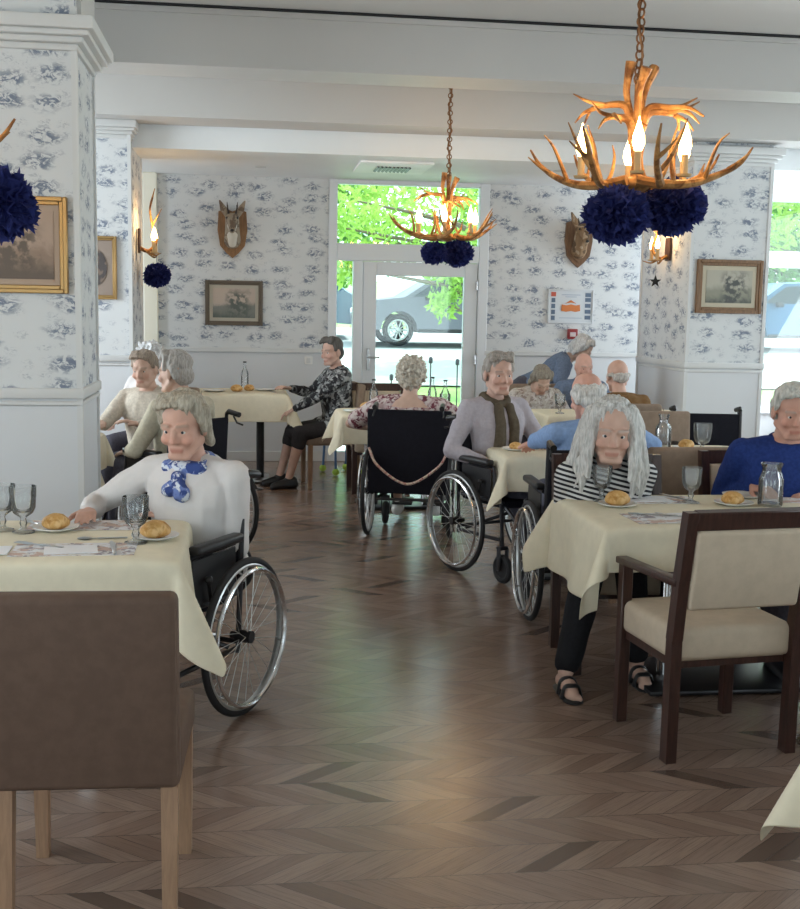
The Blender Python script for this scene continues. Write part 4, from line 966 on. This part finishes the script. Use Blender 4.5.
# folded walking frame with tennis ball feet behind the patterned blouse
t = thing('walking_frame', 'blue walking frame with tennis ball feet by the door', 'walking frame', (.86, 10.75, 0), R(20))
for x_ in (-.12, .12):
    for y_ in (-.15, .15):
        l_ = MB(); l_.tube([(x_, y_, .03), (x_*.9, y_*.5, .80)], .012, 8); lo = l_.obj('leg', mat('blue_tube', (.06, .16, .35), .35), t)
        b_ = MB(); b_.ell((x_, y_, .034), .033); b_.obj('tennis_ball', mat('tennis_ball', (.42, .62, .10), .9), lo)
m_ = MB(); m_.tube(spline([(-.108, -.075, .80), (-.10, 0, .84), (-.108, .075, .80)], 4), .012); m_.tube(spline([(.108, -.075, .80), (.1, 0, .84), (.108, .075, .80)], 4), .012); m_.tube([(-.11, .10, .5), (.11, .10, .5)], .010); m_.obj('frame', M['steel'], t)
# ------------------------------------------------------------------ people
def skin_mat(name, c):
    m = mat(name, c, .55, spec=.3); t = NT(m)
    a = t.n('ShaderNodeAttribute'); a.attribute_name = 'tint'; t.l(a.outputs['Color'], t.b.inputs['Base Color'])
    t.b.inputs['Subsurface Weight'].default_value = 0
    return m
M['skin'] = skin_mat('skin', (.6, .4, .3)); M['eye_white'] = mat('eye_white', (.70, .68, .66), .25); M['iris'] = mat('iris', (.035, .04, .05), .2)
def hairmat(name, c, var=.3):
    m = mat(name, c, .6, spec=.25); t = NT(m); p = t.pos(True); mp = t.n('ShaderNodeMapping'); t.l(p, mp.inputs[0]); mp.inputs['Scale'].default_value = (1, 1, .16)
    f = t.noise(mp.outputs[0], 130, 3); t.l(t.mix(t.ss(f, .3, .7), tuple(x*(1-var) for x in c), tuple(min(1, x*(1+var*.5)) for x in c)), t.b.inputs['Base Color']); t.bump(f, .25, .003); return m
def ik(a, b, l1, l2, pole):
    d = b-a; L = d.length
    if L > (l1+l2)*.995: b = a+d.normalized()*(l1+l2)*.995; d = b-a; L = d.length
    dn = d.normalized(); x = (l1*l1-l2*l2+L*L)/(2*L); h = math.sqrt(max(0, l1*l1-x*x)); p = pole-dn*pole.dot(dn)
    p = p.normalized() if p.length > 1e-5 else dn.orthogonal().normalized()
    return a+dn*x+p*h, b
def hand(mb, wrist, d, n, side, thick=1., curl=22):
    """palm, four fingers of unequal length with two bends, a thumb from the side of the palm near the wrist"""
    d = d.normalized(); n = (n-d*n.dot(d)).normalized(); s = d.cross(n)*side
    for k, (o, L, fl) in enumerate(((.027, .083, .068), (.009, .087, .076), (-.009, .083, .070), (-.026, .076, .056))):
        kn = wrist+d*L+s*o; mb.cap(wrist+s*o*.55+d*.012, kn, .0145*thick, .0120*thick, 8)
        c = kn; dd = d
        for j, fr in enumerate((.44, .32, .24)):
            a = R(curl*(1.0 if j else .7)); dd = (dd*math.cos(a)+n*math.sin(a)).normalized(); e = c+dd*fl*fr+s*o*.08
            mb.cap(c, e, (.0098-.0009*j)*thick, (.0092-.0011*j)*thick, 8); c = e
    b = wrist+d*.022+s*.024; m1 = b+(d*.65+s*.75+n*.25).normalized()*.040; m2 = m1+(d*.92+s*.25+n*.25).normalized()*.034
    mb.cap(wrist+d*.012+s*.012, b, .015*thick, .015*thick, 8); mb.cap(b, m1, .0145*thick, .0115*thick, 8); mb.cap(m1, m2, .0115*thick, .0095*thick, 8)

def person(label, loc, rz, skin=(.60, .38, .28), hair='short', hair_c=(.45, .42, .38), top='long', top_m=None, legs='trousers', leg_m=None, shoe_m=None,
           lean=6., side=0., hipz=.52, hy=0., neck=(0, 0, 0), hands=None, feet=None, build=1., voxel=.007, hs=1., scarf=None, extra=None, curl=22, shoes='shoe', palms=None, elbows=(None, None), torso=1., group='diners', knee=.12):
    """seated (or bending) figure; local +y forward, +x its right; loc on the floor under the hips. hands/feet are local points."""
    loc = Vector(loc); RZ = Matrix.Rotation(rz, 3, 'Z')
    W = lambda p: RZ @ Vector(p)                       # local -> object space (object sits at loc, unrotated)
    P0 = Vector((0, hy, hipz))
    ld, sd = R(lean), R(side)
    ax = Vector((math.sin(sd), math.sin(ld)*math.cos(sd), math.cos(ld)*math.cos(sd))).normalized()
    rgt = Vector((1, 0, 0)); rgt = (rgt-ax*rgt.dot(ax)).normalized(); fwd = ax.cross(rgt)
    T = .50*torso
    def sp(t, x=0, f=0): return P0+ax*(T*t)+rgt*x+fwd*f
    rings = [(-.16, .10, .085, .0), (-.08, .165, .115, .0), (.06, .175, .125, .005), (.25, .155, .118, .02), (.48, .158, .118, .025), (.68, .172, .118, .02), (.84, .175, .102, .005), (.94, .135, .080, -.008), (.985, .090, .068, -.010), (1.03, .058, .056, -.010)]
    def trunk(mb, g=0., t0=-9, t1=9, taper=1.):
        V = []; Fc = []; n = 18; rr = [r for r in rings if t0 <= r[0] <= t1]
        for t, w_, d_, f in rr:
            w_ = w_*build+g; d_ = d_*(build if build < 1.12 else build*1.03)+g
            for k in range(n): a = 2*math.pi*k/n; V.append(W(sp(t, w_*math.copysign(abs(math.cos(a))**.8, math.cos(a)), f+d_*math.sin(a))))
        m = len(rr)
        for i in range(m-1):
            for k in range(n): Fc.append((i*n+k, i*n+(k+1) % n, (i+1)*n+(k+1) % n, (i+1)*n+k))
        Fc.append(tuple(range(n-1, -1, -1))); Fc.append(tuple(range((m-1)*n, m*n))); mb.add(V, Fc)
    neck_base = sp(1.0, 0, -.005)
    yaw, pit, rol = (R(v) for v in neck)
    hup = (ax*.55+Vector((0, 0, 1))*.45+Vector((0, 0, 0))).normalized()
    hr = Vector((1, 0, 0)); hr = (hr-hup*hr.dot(hup)).normalized(); hf = hup.cross(hr)
    base = Matrix((hr, hf, hup)).transposed()
    HB = base @ Matrix.Rotation(yaw, 3, 'Z') @ Matrix.Rotation(-pit, 3, 'X') @ Matrix.Rotation(rol, 3, 'Y')   # pitch >0 looks down
    HC = neck_base+hup*.012*hs+(HB @ Vector((0, .030, .130)))*hs
    HR = RZ @ HB; HO = W(HC)
    Hd = lambda p: HO+HR @ (Vector(p)*hs)
    sh = [sp(.86, s_*.172*build, -.005) for s_ in (1, -1)]; hp = [P0+Vector((s_*.085, .0, -.01)) for s_ in (1, -1)]
    hands = hands or [Vector((.16, .34, .66)), Vector((-.16, .34, .66))]; feet = feet or [Vector((.10, .46, .09)), Vector((-.10, .46, .09))]
    arms = []; lg = []
    for i, s_ in enumerate((1, -1)):
        pole = Vector(elbows[i]) if elbows[i] else Vector((s_*.75, -.45, -.65))
        e, w_ = ik(sh[i], Vector(hands[i]), .275, .245, pole); arms.append((sh[i], e, w_))
        k, a = ik(hp[i], Vector(feet[i]), .42, .41, Vector((s_*knee, .6, .8))); lg.append((hp[i], k, a))
    b = MB(); trunk(b, -.012)
    q = [neck_base-ax*.04, neck_base+ax*.03, HC+HB @ Vector((0, -.02, -.09))*hs]
    b.chain([W(p) for p in q], [.058, .052, .050], 14)
    B = lambda c, r: b.ell(Hd(c), tuple(x*hs for x in r), HR, 16, 11)
    C_ = lambda p, q_, r1, r2=None: b.cap(Hd(p), Hd(q_), r1*hs, (r1 if r2 is None else r2)*hs, 10)
    B((0, -.012, .035), (.076, .094, .083)); B((0, .022, -.025), (.063, .072, .090)); B((0, .045, -.082), (.040, .042, .034)); C_((-.028, .070, -.098), (.028, .070, -.098), .017)
    for s_ in (-1, 1):
        C_((s_*.056, .0, -.06), (s_*.022, .066, -.098), .020, .018); B((s_*.040, .066, -.034), (.024, .024, .022)); C_((s_*.016, .090, .022), (s_*.050, .072, .020), .0085, .008)
        B((s_*.079, -.008, -.012), (.010, .021, .033)); B((s_*.010, .096, -.036), (.0085, .009, .0075)); C_((s_*.032, .080, -.013), (s_*.046, .072, -.010), .007)
        C_((s_*.018, .086, .0095), (s_*.047, .074, .007), .0055); C_((s_*.020, .084, -.0115), (s_*.045, .074, -.011), .0050)
    C_((0, .089, .012), (0, .104, -.031), .0080, .0110); C_((-.020, .082, -.066), (.020, .082, -.066), .0085); C_((-.017, .082, -.077), (.017, .082, -.077), .009)
    for i, s_ in enumerate((1, -1)):
        s0, e, w_ = (W(p) for p in arms[i])
        b.chain([s0, s0.lerp(e, .5), e, e.lerp(w_, .35), w_], [.046*build, .041*build, .034, .034, .023], 12)
        d = (w_-e).normalized(); n = Vector((0, 0, -1))
        if palms and palms[i]: d = W(palms[i][0]).normalized(); n = W(palms[i][1])
        hand(b, w_, d, n, -s_, 1.0 if voxel < .0065 else 1.12, curl)
        h0, k, a = (W(p) for p in lg[i])
        b.chain([h0, h0.lerp(k, .5), k, k.lerp(a, .3), k.lerp(a, .75), a], [.078*build, .066*build, .050, .050, .036, .034], 12)
        f = W(Vector((0, 1, 0))); fl = Vector((a.x, a.y, a.z-.045)); b.chain([fl-f*.035, fl+f*.06, fl+f*.13+Vector((0, 0, -.018))], [.034, .034, .024], 10)
        if shoes == 'sandal':
            for j in range(5): tp = fl+f*(.155-.008*j)+W(Vector((s_*(-.022+.011*j), 0, 0)))+Vector((0, 0, -.022)); b.cap(tp-f*.03, tp, .010 if j else .012, .009, 8)
    lip = (np.array(Hd((-.022, .09, -.071))), np.array(Hd((.022, .09, -.071)))); nose = np.array(Hd((0, .112, -.03))); chk = [np.array(Hd((s_*.045, .08, -.035))) for s_ in (-1, 1)]
    browc = [(np.array(Hd((s_*.018, .096, .026))), np.array(Hd((s_*.052, .078, .024)))) for s_ in (-1, 1)]
    sk = np.array(skin)
    def tint(co):
        def seg(p, a, b_):
            ab = b_-a; t = np.clip(((p-a) @ ab)/(ab @ ab), 0, 1); return np.linalg.norm(p-(a+t[:, None]*ab), axis=1)
        c = np.tile(sk, (len(co), 1)); n_ = (np.sin(co[:, 0]*90)*np.sin(co[:, 1]*80)*np.sin(co[:, 2]*85))[:, None]*.06; c = c*(1+n_)
        def blend(w_, col):
            nonlocal c; c = c*(1-w_[:, None])+np.array(col)*w_[:, None]
        for q_ in chk: blend(np.exp(-(np.linalg.norm(co-q_, axis=1)/.028)**2)*.45, sk*np.array((1.0, .72, .68)))
        blend(np.exp(-(np.linalg.norm(co-nose, axis=1)/.018)**2)*.4, sk*np.array((1.0, .70, .66)))
        blend(np.exp(-(seg(co, *lip)/.0095)**4)*.75, sk*np.array((.75, .48, .46)))
        for a_, b_ in browc: blend(np.exp(-(seg(co, a_, b_)/.007)**2)*.55, np.array(hair_c)*.6)
        return np.concatenate([np.clip(c, 0, 1), np.ones((len(co), 1))], 1)
    body = fuse(b, 'person', M['skin'], voxel, 3, tint=tint)
    body.location = loc; tag(body, label, 'person', group)
    # eyes
    for s_ in (-1, 1):
        m_ = MB(); m_.ell(Hd((s_*.0315, .0728, -.001)), .0122*hs, HR, 12, 9); ir = MB(); ir.ell(Hd((s_*.0308, .0802, -.001)), tuple(x*hs for x in (.0068, .0066, .0068)), HR, 10, 7)
        eo = m_.obj('eye', M['eye_white'], body); ir.obj('iris', M['iris'], eo)
    # hair
    if hair != 'none':
        h = MB(); E = lambda c, r: h.ell(Hd(c), tuple(x*hs for x in r), HR, 14, 10); K = lambda p, q_, r1, r2=None: h.cap(Hd(p), Hd(q_), r1*hs, (r1 if r2 is None else r2)*hs, 10)
        amp, fq = .004, (40, 40, 14)
        if hair in ('short', 'bob', 'perm', 'long', 'cap_hair'):
            E((0, -.022, .048), (.083, .093, .082))
            if hair == 'long':
                for s_ in (-1, 1):
                    K((s_*.012, .022, .108), (s_*.060, .030, .066), .020, .017)
            elif hair != 'cap_hair':
                for x in (-.054, -.036, -.018, 0, .018, .036, .054): K((x, .03, .112), (x*1.15+.010, .068-3.2*x*x, .096-5*x*x), .022, .011)
            for s_ in (-1, 1): K((s_*.062, .010, .085), (s_*.076, .022, .02), .024, .013)
        if hair == 'short':
            E((0, -.055, -.015), (.070, .058, .070))
            for s_ in (-1, 1): K((s_*.070, -.03, .03), (s_*.070, -.04, -.035), .022, .015)
        if hair == 'bob':
            E((0, -.050, -.02), (.080, .066, .088))
            for s_ in (-1, 1): K((s_*.078, -.012, .05), (s_*.080, -.030, -.075), .026, .020); K((s_*.074, .02, .055), (s_*.082, .006, -.02), .016, .010)
        if hair == 'perm':
            amp, fq = .012, (42, 42, 42); E((0, -.03, .045), (.098, .105, .096)); E((0, -.06, -.02), (.085, .066, .075))
            for s_ in (-1, 1): E((s_*.078, -.02, .01), (.028, .045, .055))
        if hair == 'long':
            amp, fq = .004, (60, 60, 7); E((0, -.050, -.01), (.088, .072, .11)); E((0, -.075, -.12), (.085, .045, .10))
            for s_ in (-1, 1):
                for (x, y_, x2, y2, zb, r1, r2) in ((.078, -.01, .115, -.03, -.20, .034, .034), (.088, -.02, .135, .0, -.27, .030, .026), (.074, .022, .100, .045, -.24, .022, .022), (.070, .030, .086, .060, -.17, .016, .018), (.09, -.05, .12, -.06, -.25, .036, .03)):
                    K((s_*x*.86, y_+.005, .055), (s_*x, y_, .0), r1*.8, r1); K((s_*x, y_, .0), (s_*x2, y2, zb*.55), r1, (r1+r2)/2); K((s_*x2, y2, zb*.55), (s_*x2*.93, y2+.02, zb), (r1+r2)/2, r2*.55)
            for s_ in (-1, 1):
                for j in range(13):
                    t_ = j/12; y0_ = .052-.115*t_; w_ = 1+.18*math.sin(j*2.4)
                    pts = [(s_*.006, y0_*.86, .114-.016*t_), (s_*.052, y0_-.004, .085-.004*t_), (s_*(.073+.012*t_), y0_-.008, .032), (s_*(.088+.02*t_), y0_-.004, -.06), (s_*(.106+.022*math.sin(j*1.7))*w_**.3, y0_+.006, -.15), (s_*(.102+.03*math.sin(j*2.9+1)), y0_+.022, -.225-.035*math.sin(j*3.3))]
                    q_ = spline(pts, 3); h.tube([Hd(p) for p in q_], [.0085*hs]*(len(q_)-2)+[.006*hs, .003*hs], 6)
        if hair == 'sides':
            amp = .003; E((0, -.050, .0), (.084, .064, .062)); E((0, -.06, -.04), (.070, .045, .05))
            for s_ in (-1, 1): K((s_*.070, -.055, .025), (s_*.078, -.005, .012), .024, .018); K((s_*.074, -.03, -.005), (s_*.074, -.05, -.045), .022, .018)
        if hair == 'fringe':
            amp = .003; E((0, -.070, -.02), (.066, .038, .045))
            for s_ in (-1, 1): K((s_*.066, -.06, .0), (s_*.077, -.012, .0), .017, .012)
        def hd(c): return amp*2*noise.noise(Vector((c.x*fq[0], c.y*fq[1], c.z*fq[2])))+amp*.8*noise.noise(Vector((c.x*fq[0]*2.3, c.y*fq[1]*2.3, c.z*fq[2]*2)))
        fuse(h, 'hair', hairmat('hair', hair_c), max(.0045, voxel*.8), 5 if hair == 'long' else 3, hd, body)
    # clothing
    if top:
        c = MB(); trunk(c, .011, t1=.99 if top != 'low' else .86)
        for s_ in (1, -1): c.cap(W(sp(.90, s_*.05, -.01)), W(sp(.86, s_*.165*build, -.005)), .058*build, .060*build, 12)
        for i in range(2):
            s0, e, w_ = (W(p) for p in arms[i])
            if top in ('short', 'low'): c.chain([s0, s0.lerp(e, .45), s0.lerp(e, .78)], [.064*build, .062*build, .060*build], 14)
            elif top == 'sleeveless': pass
            else: c.chain([s0, s0.lerp(e, .5), e, e.lerp(w_, .4), e.lerp(w_, .93)], [.062*build, .056*build, .049, .046, .033], 14)
        if top == 'tunic':
            for i in range(2): h0, k, a = (W(p) for p in lg[i]); c.chain([h0, h0.lerp(k, .35)], [.115*build, .105*build], 14)
        sd_ = loc.x*3.7
        def cd(p): return .0065*noise.noise(Vector((p.x*11+sd_, p.y*11, p.z*8)))+.0035*noise.noise(Vector((p.x*26, p.y*26+sd_, p.z*17)))
        fuse(c, {'long': 'blouse', 'short': 'shirt', 'tunic': 'blouse', 'low': 'dress'}.get(top, 'shirt'), top_m, max(.007, voxel), 3, cd, body)
        if top in ('long', 'tunic', 'short', 'shirt'):
            cl = MB(); pts = []
            for k in range(15):
                a = 2*math.pi*k/14; pts.append(W(sp(1.0-.05*math.cos(a-math.pi/2)*0, .066*build**.5*math.cos(a), -.008+.064*math.sin(a)))-W(ax)*(.028*max(0, math.sin(a))+.004))
            cl.tube(pts, .012, 8, cap=False, sq=(1.4, .7)); cl.obj('collar', top_m, body)
    c = MB()
    if legs:
        c.chain([W(P0+Vector((-.07, -.03, .01))), W(P0+Vector((.07, -.03, .01)))], [.118*build, .118*build], 14)
        for i in range(2):
            h0, k, a = (W(p) for p in lg[i]); e_ = {'trousers': .90, 'skirt': .22, 'cropped': .72}[legs]
            f1 = e_
            c.chain([h0, h0.lerp(k, .5), k, k.lerp(a, min(.35, f1)), k.lerp(a, f1)], [.098*build, .083*build, .068, .066, .056 if legs != 'skirt' else .078], 14)
        if legs == 'skirt':
            k0, k1 = W(lg[0][1]), W(lg[1][1]); c.chain([k0, k1], [.068, .068], 12); c.chain([W(lg[0][0].lerp(lg[0][1], .55)), W(lg[1][0].lerp(lg[1][1], .55))], [.08, .08], 12)
        def ld_(p): return .005*noise.noise(Vector((p.x*12, p.y*12, p.z*7)))
        fuse(c, 'skirt' if legs == 'skirt' else 'trousers', leg_m, max(.008, voxel), 3, ld_, body)
    for i in range(2):
        a = W(lg[i][2]); f = W(Vector((0, 1, 0))); r_ = W(Vector((1, 0, 0))); fl = Vector((a.x, a.y, a.z-.045)); z0 = fl.z-.042
        if shoes == 'shoe':
            c = MB(); c.chain([fl-f*.045, fl+f*.05, fl+f*.135+Vector((0, 0, -.014))], [.044, .046, .034], 12); c.chain([fl-f*.04+Vector((0, 0, .03)), fl+f*.01+Vector((0, 0, .025))], [.040, .042], 12)
            fuse(c, 'shoe', shoe_m or M['black'], .007, 2, parent=body)
        elif shoes == 'sandal':
            c = MB(); c.cap(fl-f*.045+Vector((0, 0, -.036)), fl+f*.13+Vector((0, 0, -.038)), .040, .040, 14)
            c.v = [(v[0], v[1], (v[2]-z0)*.30+z0+.004) for v in c.v]
            for o in (.035, .095):
                c.tube(spline([fl+f*o+r_*(.043)+Vector((0, 0, -.035)), fl+f*o+r_*.03+Vector((0, 0, .022-o*.12)), fl+f*(o+.008)+Vector((0, 0, .040-o*.22)), fl+f*o-r_*.03+Vector((0, 0, .022-o*.12)), fl+f*o-r_*.043+Vector((0, 0, -.035))], 4), .011, 8, sq=(.5, 1.3))
            c.obj('sandal', shoe_m or M['black'], body)
    if scarf == 'neck':
        c = MB(); pts = []
        for k in range(17): a = 2*math.pi*k/16; pts.append(W(sp(.985, .070*math.cos(a), .0+.072*math.sin(a)))-W(ax)*(.035*max(0, math.sin(a))))
        c.chain([p-W(ax)*.012 for p in pts], [.030]*17, 10); c.chain([W(sp(.955, s_*.07, .055)) for s_ in (-1, 0, 1)], [.03, .03, .03], 10); c.ell(W(sp(.89, .0, .105)), (.032, .032, .034)); c.cap(W(sp(.88, .0, .115)), W(sp(.80, -.03, .138)), .026, .036, 10); c.cap(W(sp(.88, .0, .115)), W(sp(.82, .028, .136)), .022, .030, 10)
        fuse(c, 'neck_scarf', M['blue_scarf'], .006, 2, lambda p: .004*noise.noise(Vector((p.x*50, p.y*50, p.z*50))), body)
    if scarf == 'long':
        c = MB(); pts = []
        for k in range(17): a = 2*math.pi*k/16; pts.append(W(sp(1.0, .074*math.cos(a), .0+.076*math.sin(a)))-W(ax)*(.03*max(0, math.sin(a))))
        c.chain(pts, [.027]*17, 10)
        for s_ in (-1, 1): c.chain([W(sp(.92, s_*.04, .10)), W(sp(.70, s_*.048, .155)), W(sp(.40, s_*.052, .158))], [.030, .036, .040], 10)
        fuse(c, 'scarf', M['olive_scarf'], .007, 2, lambda p: .005*noise.noise(Vector((p.x*45, p.y*45, p.z*10))), body)
    return body
def loc_of(pt, loc, rz):
    """a world point in a person's own frame"""
    return Matrix.Rotation(-rz, 3, 'Z') @ (Vector(pt)-Vector(loc))

M['blue_scarf'] = spotted('blue_white_scarf', (.16, .22, .48), [(.70, .74, .80), (.05, .08, .25)], 24, .48, .54)
M['olive_scarf'] = fabric('olive_scarf', (.105, .085, .06), .9)
white = fabric('white_blouse', (.66, .63, .62), .85, .03, 10); lilac = fabric('grey_lilac_shirt', (.42, .39, .43), .85, .06); blue = fabric('blue_shirt', (.22, .33, .55), .85, .08)
navy = fabric('navy_sweater', (.020, .042, .18), .9, .15, 70, .3); brown = fabric('brown_sweater', (.19, .105, .045), .9, .12, 70, .3); cream = fabric('cream_cardigan', (.52, .47, .36), .9, .08, 60, .3)
black = fabric('black_trousers', (.015, .015, .018), .85); grey = fabric('grey_trousers', (.10, .10, .13), .85); dskirt = fabric('charcoal_skirt', (.035, .032, .035), .85)
stripes = mat('black_white_stripes', (.7, .7, .7), .85, spec=.2); q = NT(stripes); sx, sy, sz = q.sep(q.pos(True)); fz = q.math('FRACT', q.math('MULTIPLY_ADD', q.noise(q.pos(True), 6, 2), .25, q.math('MULTIPLY', q.math('MULTIPLY_ADD', sx, .25, sz), 46.)))
q.l(q.mix(q.ss(fz, .46, .54), (.66, .65, .64), (.025, .025, .03)), stripes.node_tree.nodes['Principled BSDF'].inputs['Base Color'])
pattern = spotted('grey_patterned_blouse', (.13, .14, .15), [(.40, .42, .43), (.03, .03, .035)], 22, .47, .54); floral = spotted('pink_floral_dress', (.52, .38, .38), [(.18, .05, .07), (.66, .58, .56)], 26, .48, .55)
floral2 = spotted('beige_floral_blouse', (.50, .45, .40), [(.30, .24, .22), (.62, .58, .55)], 25, .5, .56); slate = fabric('slate_blue_top', (.15, .20, .30), .85); pale = fabric('cream_top', (.56, .50, .42), .9)

# woman in the white blouse, in her wheelchair at the near left table
r1 = head_dir(-.5, -.87); L1 = (-.175, 4.60, 0)
person('person in a white blouse and blue neck scarf at the near left table', L1, r1, (.60, .36, .28), 'bob', (.40, .36, .29), 'long', white, 'trousers', black, None, 12, 0, .50, .0, (8, 8, 0),
       [loc_of((-.60, 4.40, .775), L1, r1), loc_of((-.27, 4.50, .71), L1, r1)], [Vector((.10, .55, .19)), Vector((-.10, .55, .19))], 1.05, .0055, 1.05, 'neck', curl=14, torso=.95, elbows=(Vector((1, -.1, -.5)), Vector((-1, -.3, -.4))))
# woman with long white hair at the near right table
r9 = R(180); L9 = (1.57, 5.0, 0)
person('person with long white hair and a black and white striped shirt', L9, r9, (.60, .39, .31), 'long', (.62, .61, .59), 'short', stripes, 'trousers', black, M['black'], 21, 0, .495, -.02, (-13, 1, 0),
       [loc_of((1.46, 4.74, .64), L9, r9), loc_of((1.66, 4.74, .64), L9, r9)], [loc_of((1.295, 4.46, .085), L9, r9), loc_of((1.64, 4.58, .085), L9, r9)], 1.0, .005, 1.13, curl=20, shoes='sandal', torso=.87, knee=-.15, elbows=(Vector((.12, -1, -.5)), Vector((-.12, -1, -.5))))
# person in the navy sweater at the right edge
r10 = R(172); L10 = (2.45, 5.06, 0)
person('person in a navy sweater with hands on the table at the right edge', L10, r10, (.55, .31, .24), 'short', (.55, .55, .52), 'long', navy, 'trousers', grey, M['black'], 12, 0, .51, 0, (0, 8, 0),
       [loc_of((2.275, 4.93, .79), L10, r10), loc_of((2.52, 4.93, .79), L10, r10)], None, 1.1, .0055, 1.0, curl=24, elbows=(Vector((.25, -.7, -.7)), Vector((-.25, -.7, -.7))), palms=((Vector((-.45, .75, -.15)), Vector((-.2, -.1, -1))), (Vector((.45, .75, -.15)), Vector((.2, -.1, -1)))))
# man in the blue shirt seen from behind
r8 = R(8); L8 = (1.80, 5.72, 0)
person('balding person in a blue shirt seen from behind, leaning on the middle table', L8, r8, (.60, .34, .27), 'sides', (.60, .59, .57), 'long', blue, 'trousers', grey, M['black'], 14, 0, .52, 0, (0, 12, 0),
       [loc_of((2.05, 6.20, .79), L8, r8), loc_of((1.58, 6.40, .79), L8, r8)], [Vector((.10, .52, .18)), Vector((-.10, .52, .18))], 1.12, .007, 1.03, torso=.96, elbows=(Vector((1, .1, -.2)), Vector((-1, .0, .0))))
# man with the scarf in a wheelchair at the middle table
r7 = head_dir(.39, -.92); L7 = (1.47, 6.93, 0)
person('person in a grey lilac shirt with a long olive scarf in a wheelchair', L7, r7, (.55, .35, .28), 'short', (.34, .31, .28), 'long', lilac, 'trousers', grey, M['china'], 6, 0, .53, 0, (-12, 2, 0),
       [Vector((.20, .27, .66)), Vector((-.14, .36, .77))], [Vector((.08, .60, .20)), Vector((-.10, .60, .20))], 1.08, .0065, 1.06, 'long')
# woman with curly white hair seen from behind in a wheelchair
r6 = R(-14); L6 = (1.105, 7.88, 0)
person('person with curly white hair and pink floral dress, seen from behind in a wheelchair', L6, r6, (.62, .42, .33), 'perm', (.56, .51, .43), 'low', floral, 'skirt', dskirt, M['china'], 2, 0, .50, 0, (0, 4, 0),
       [Vector((.27, .24, .70)), Vector((-.27, .24, .70))], [Vector((.16, .52, .12)), Vector((-.13, .50, .12))], 1.14, .007, 1.0, torso=.90, elbows=(Vector((1, -.4, -.2)), Vector((-1, -.4, -.2))))
# woman in the patterned blouse at the far left table
r5 = R(106); L5 = (.79, 10.06, 0)
person('person with short grey hair in a grey patterned blouse at the far left table', L5, r5, (.58, .38, .31), 'short', (.12, .115, .11), 'tunic', pattern, 'skirt', dskirt, M['black'], 7, 0, .52, -.02, (22, 4, 0),
       [loc_of((.36, 10.22, .835), L5, r5), loc_of((.36, 9.95, .66), L5, r5)], [Vector((.10, .52, .08)), Vector((-.10, .50, .08))], 1.06, .007, 1.0, torso=1.04, elbows=(None, Vector((-.8, -.4, -.6))))
# group at the left
r3 = head_dir(-.70, .71); L3 = (-.38, 6.98, 0)
person('person with grey hair in a cream cardigan seen from behind, beyond the white blouse', L3, r3, (.58, .39, .31), 'short', (.42, .39, .36), 'long', cream, 'trousers', grey, M['black'], 4, 0, .51, 0, (14, 4, 0), None, [Vector((.10, .54, .19)), Vector((-.10, .54, .19))], 1.05, .008, 1.05)
r2 = head_dir(-.45, -.89); L2 = (-.63, 8.03, 0)
person('person with brown grey hair in a cream top leaning on one elbow at the left', L2, r2, (.55, .36, .28), 'short', (.30, .24, .19), 'long', pale, 'trousers', grey, M['black'], 12, 0, .50, 0, (6, 4, 0), [loc_of((-.95, 7.62, .78), L2, r2), loc_of((-.72, 7.60, .78), L2, r2)], None, 1.05, .008, 1.0)
person('person with white hair at the far left, mostly hidden behind the grey hair', (-.735, 9.22, 0), R(150), (.62, .42, .34), 'perm', (.66, .67, .68), 'long', white, 'trousers', grey, M['black'], 4, 0, .51, 0, (0, 4, 0), None, None, 1., .009, .92)
# group at the far right
person('person with bowed grey brown hair in a beige floral blouse at the far right table', (2.47, 9.92, 0), R(180), (.55, .37, .29), 'bob', (.27, .24, .20), 'long', floral2, 'trousers', grey, M['black'], 26, 0, .48, 0, (6, 30, 0), None, None, 1., .009, 1.0, torso=.90)
person('bald person with a pink head facing us at the far right table', (2.93, 9.98, 0), R(172), (.64, .38, .31), 'fringe', (.55, .53, .50), 'long', slate, 'trousers', grey, M['black'], 10, 0, .50, 0, (12, 8, 0), None, None, 1., .009, .95, torso=.92)
person('person in a slate blue top with white hair bending over at the far right', (2.66, 10.85, 0), R(-105), (.58, .40, .32), 'bob', (.62, .63, .64), 'short', slate, 'trousers', grey, M['black'], 52, 0, .80, 0, (0, 12, 0), [Vector((.20, .50, .86)), Vector((-.20, .50, .86))], [Vector((.10, .06, .085)), Vector((-.10, -.02, .085))], 1.08, .009, 1.05)
person('bald person in a brown sweater seen from behind at the far right table', (2.76, 8.30, 0), R(4), (.58, .36, .28), 'fringe', (.52, .48, .44), 'long', brown, 'trousers', grey, M['black'], 6, 0, .49, 0, (0, 8, 0), None, None, 1.05, .008, 1.0, torso=.92)
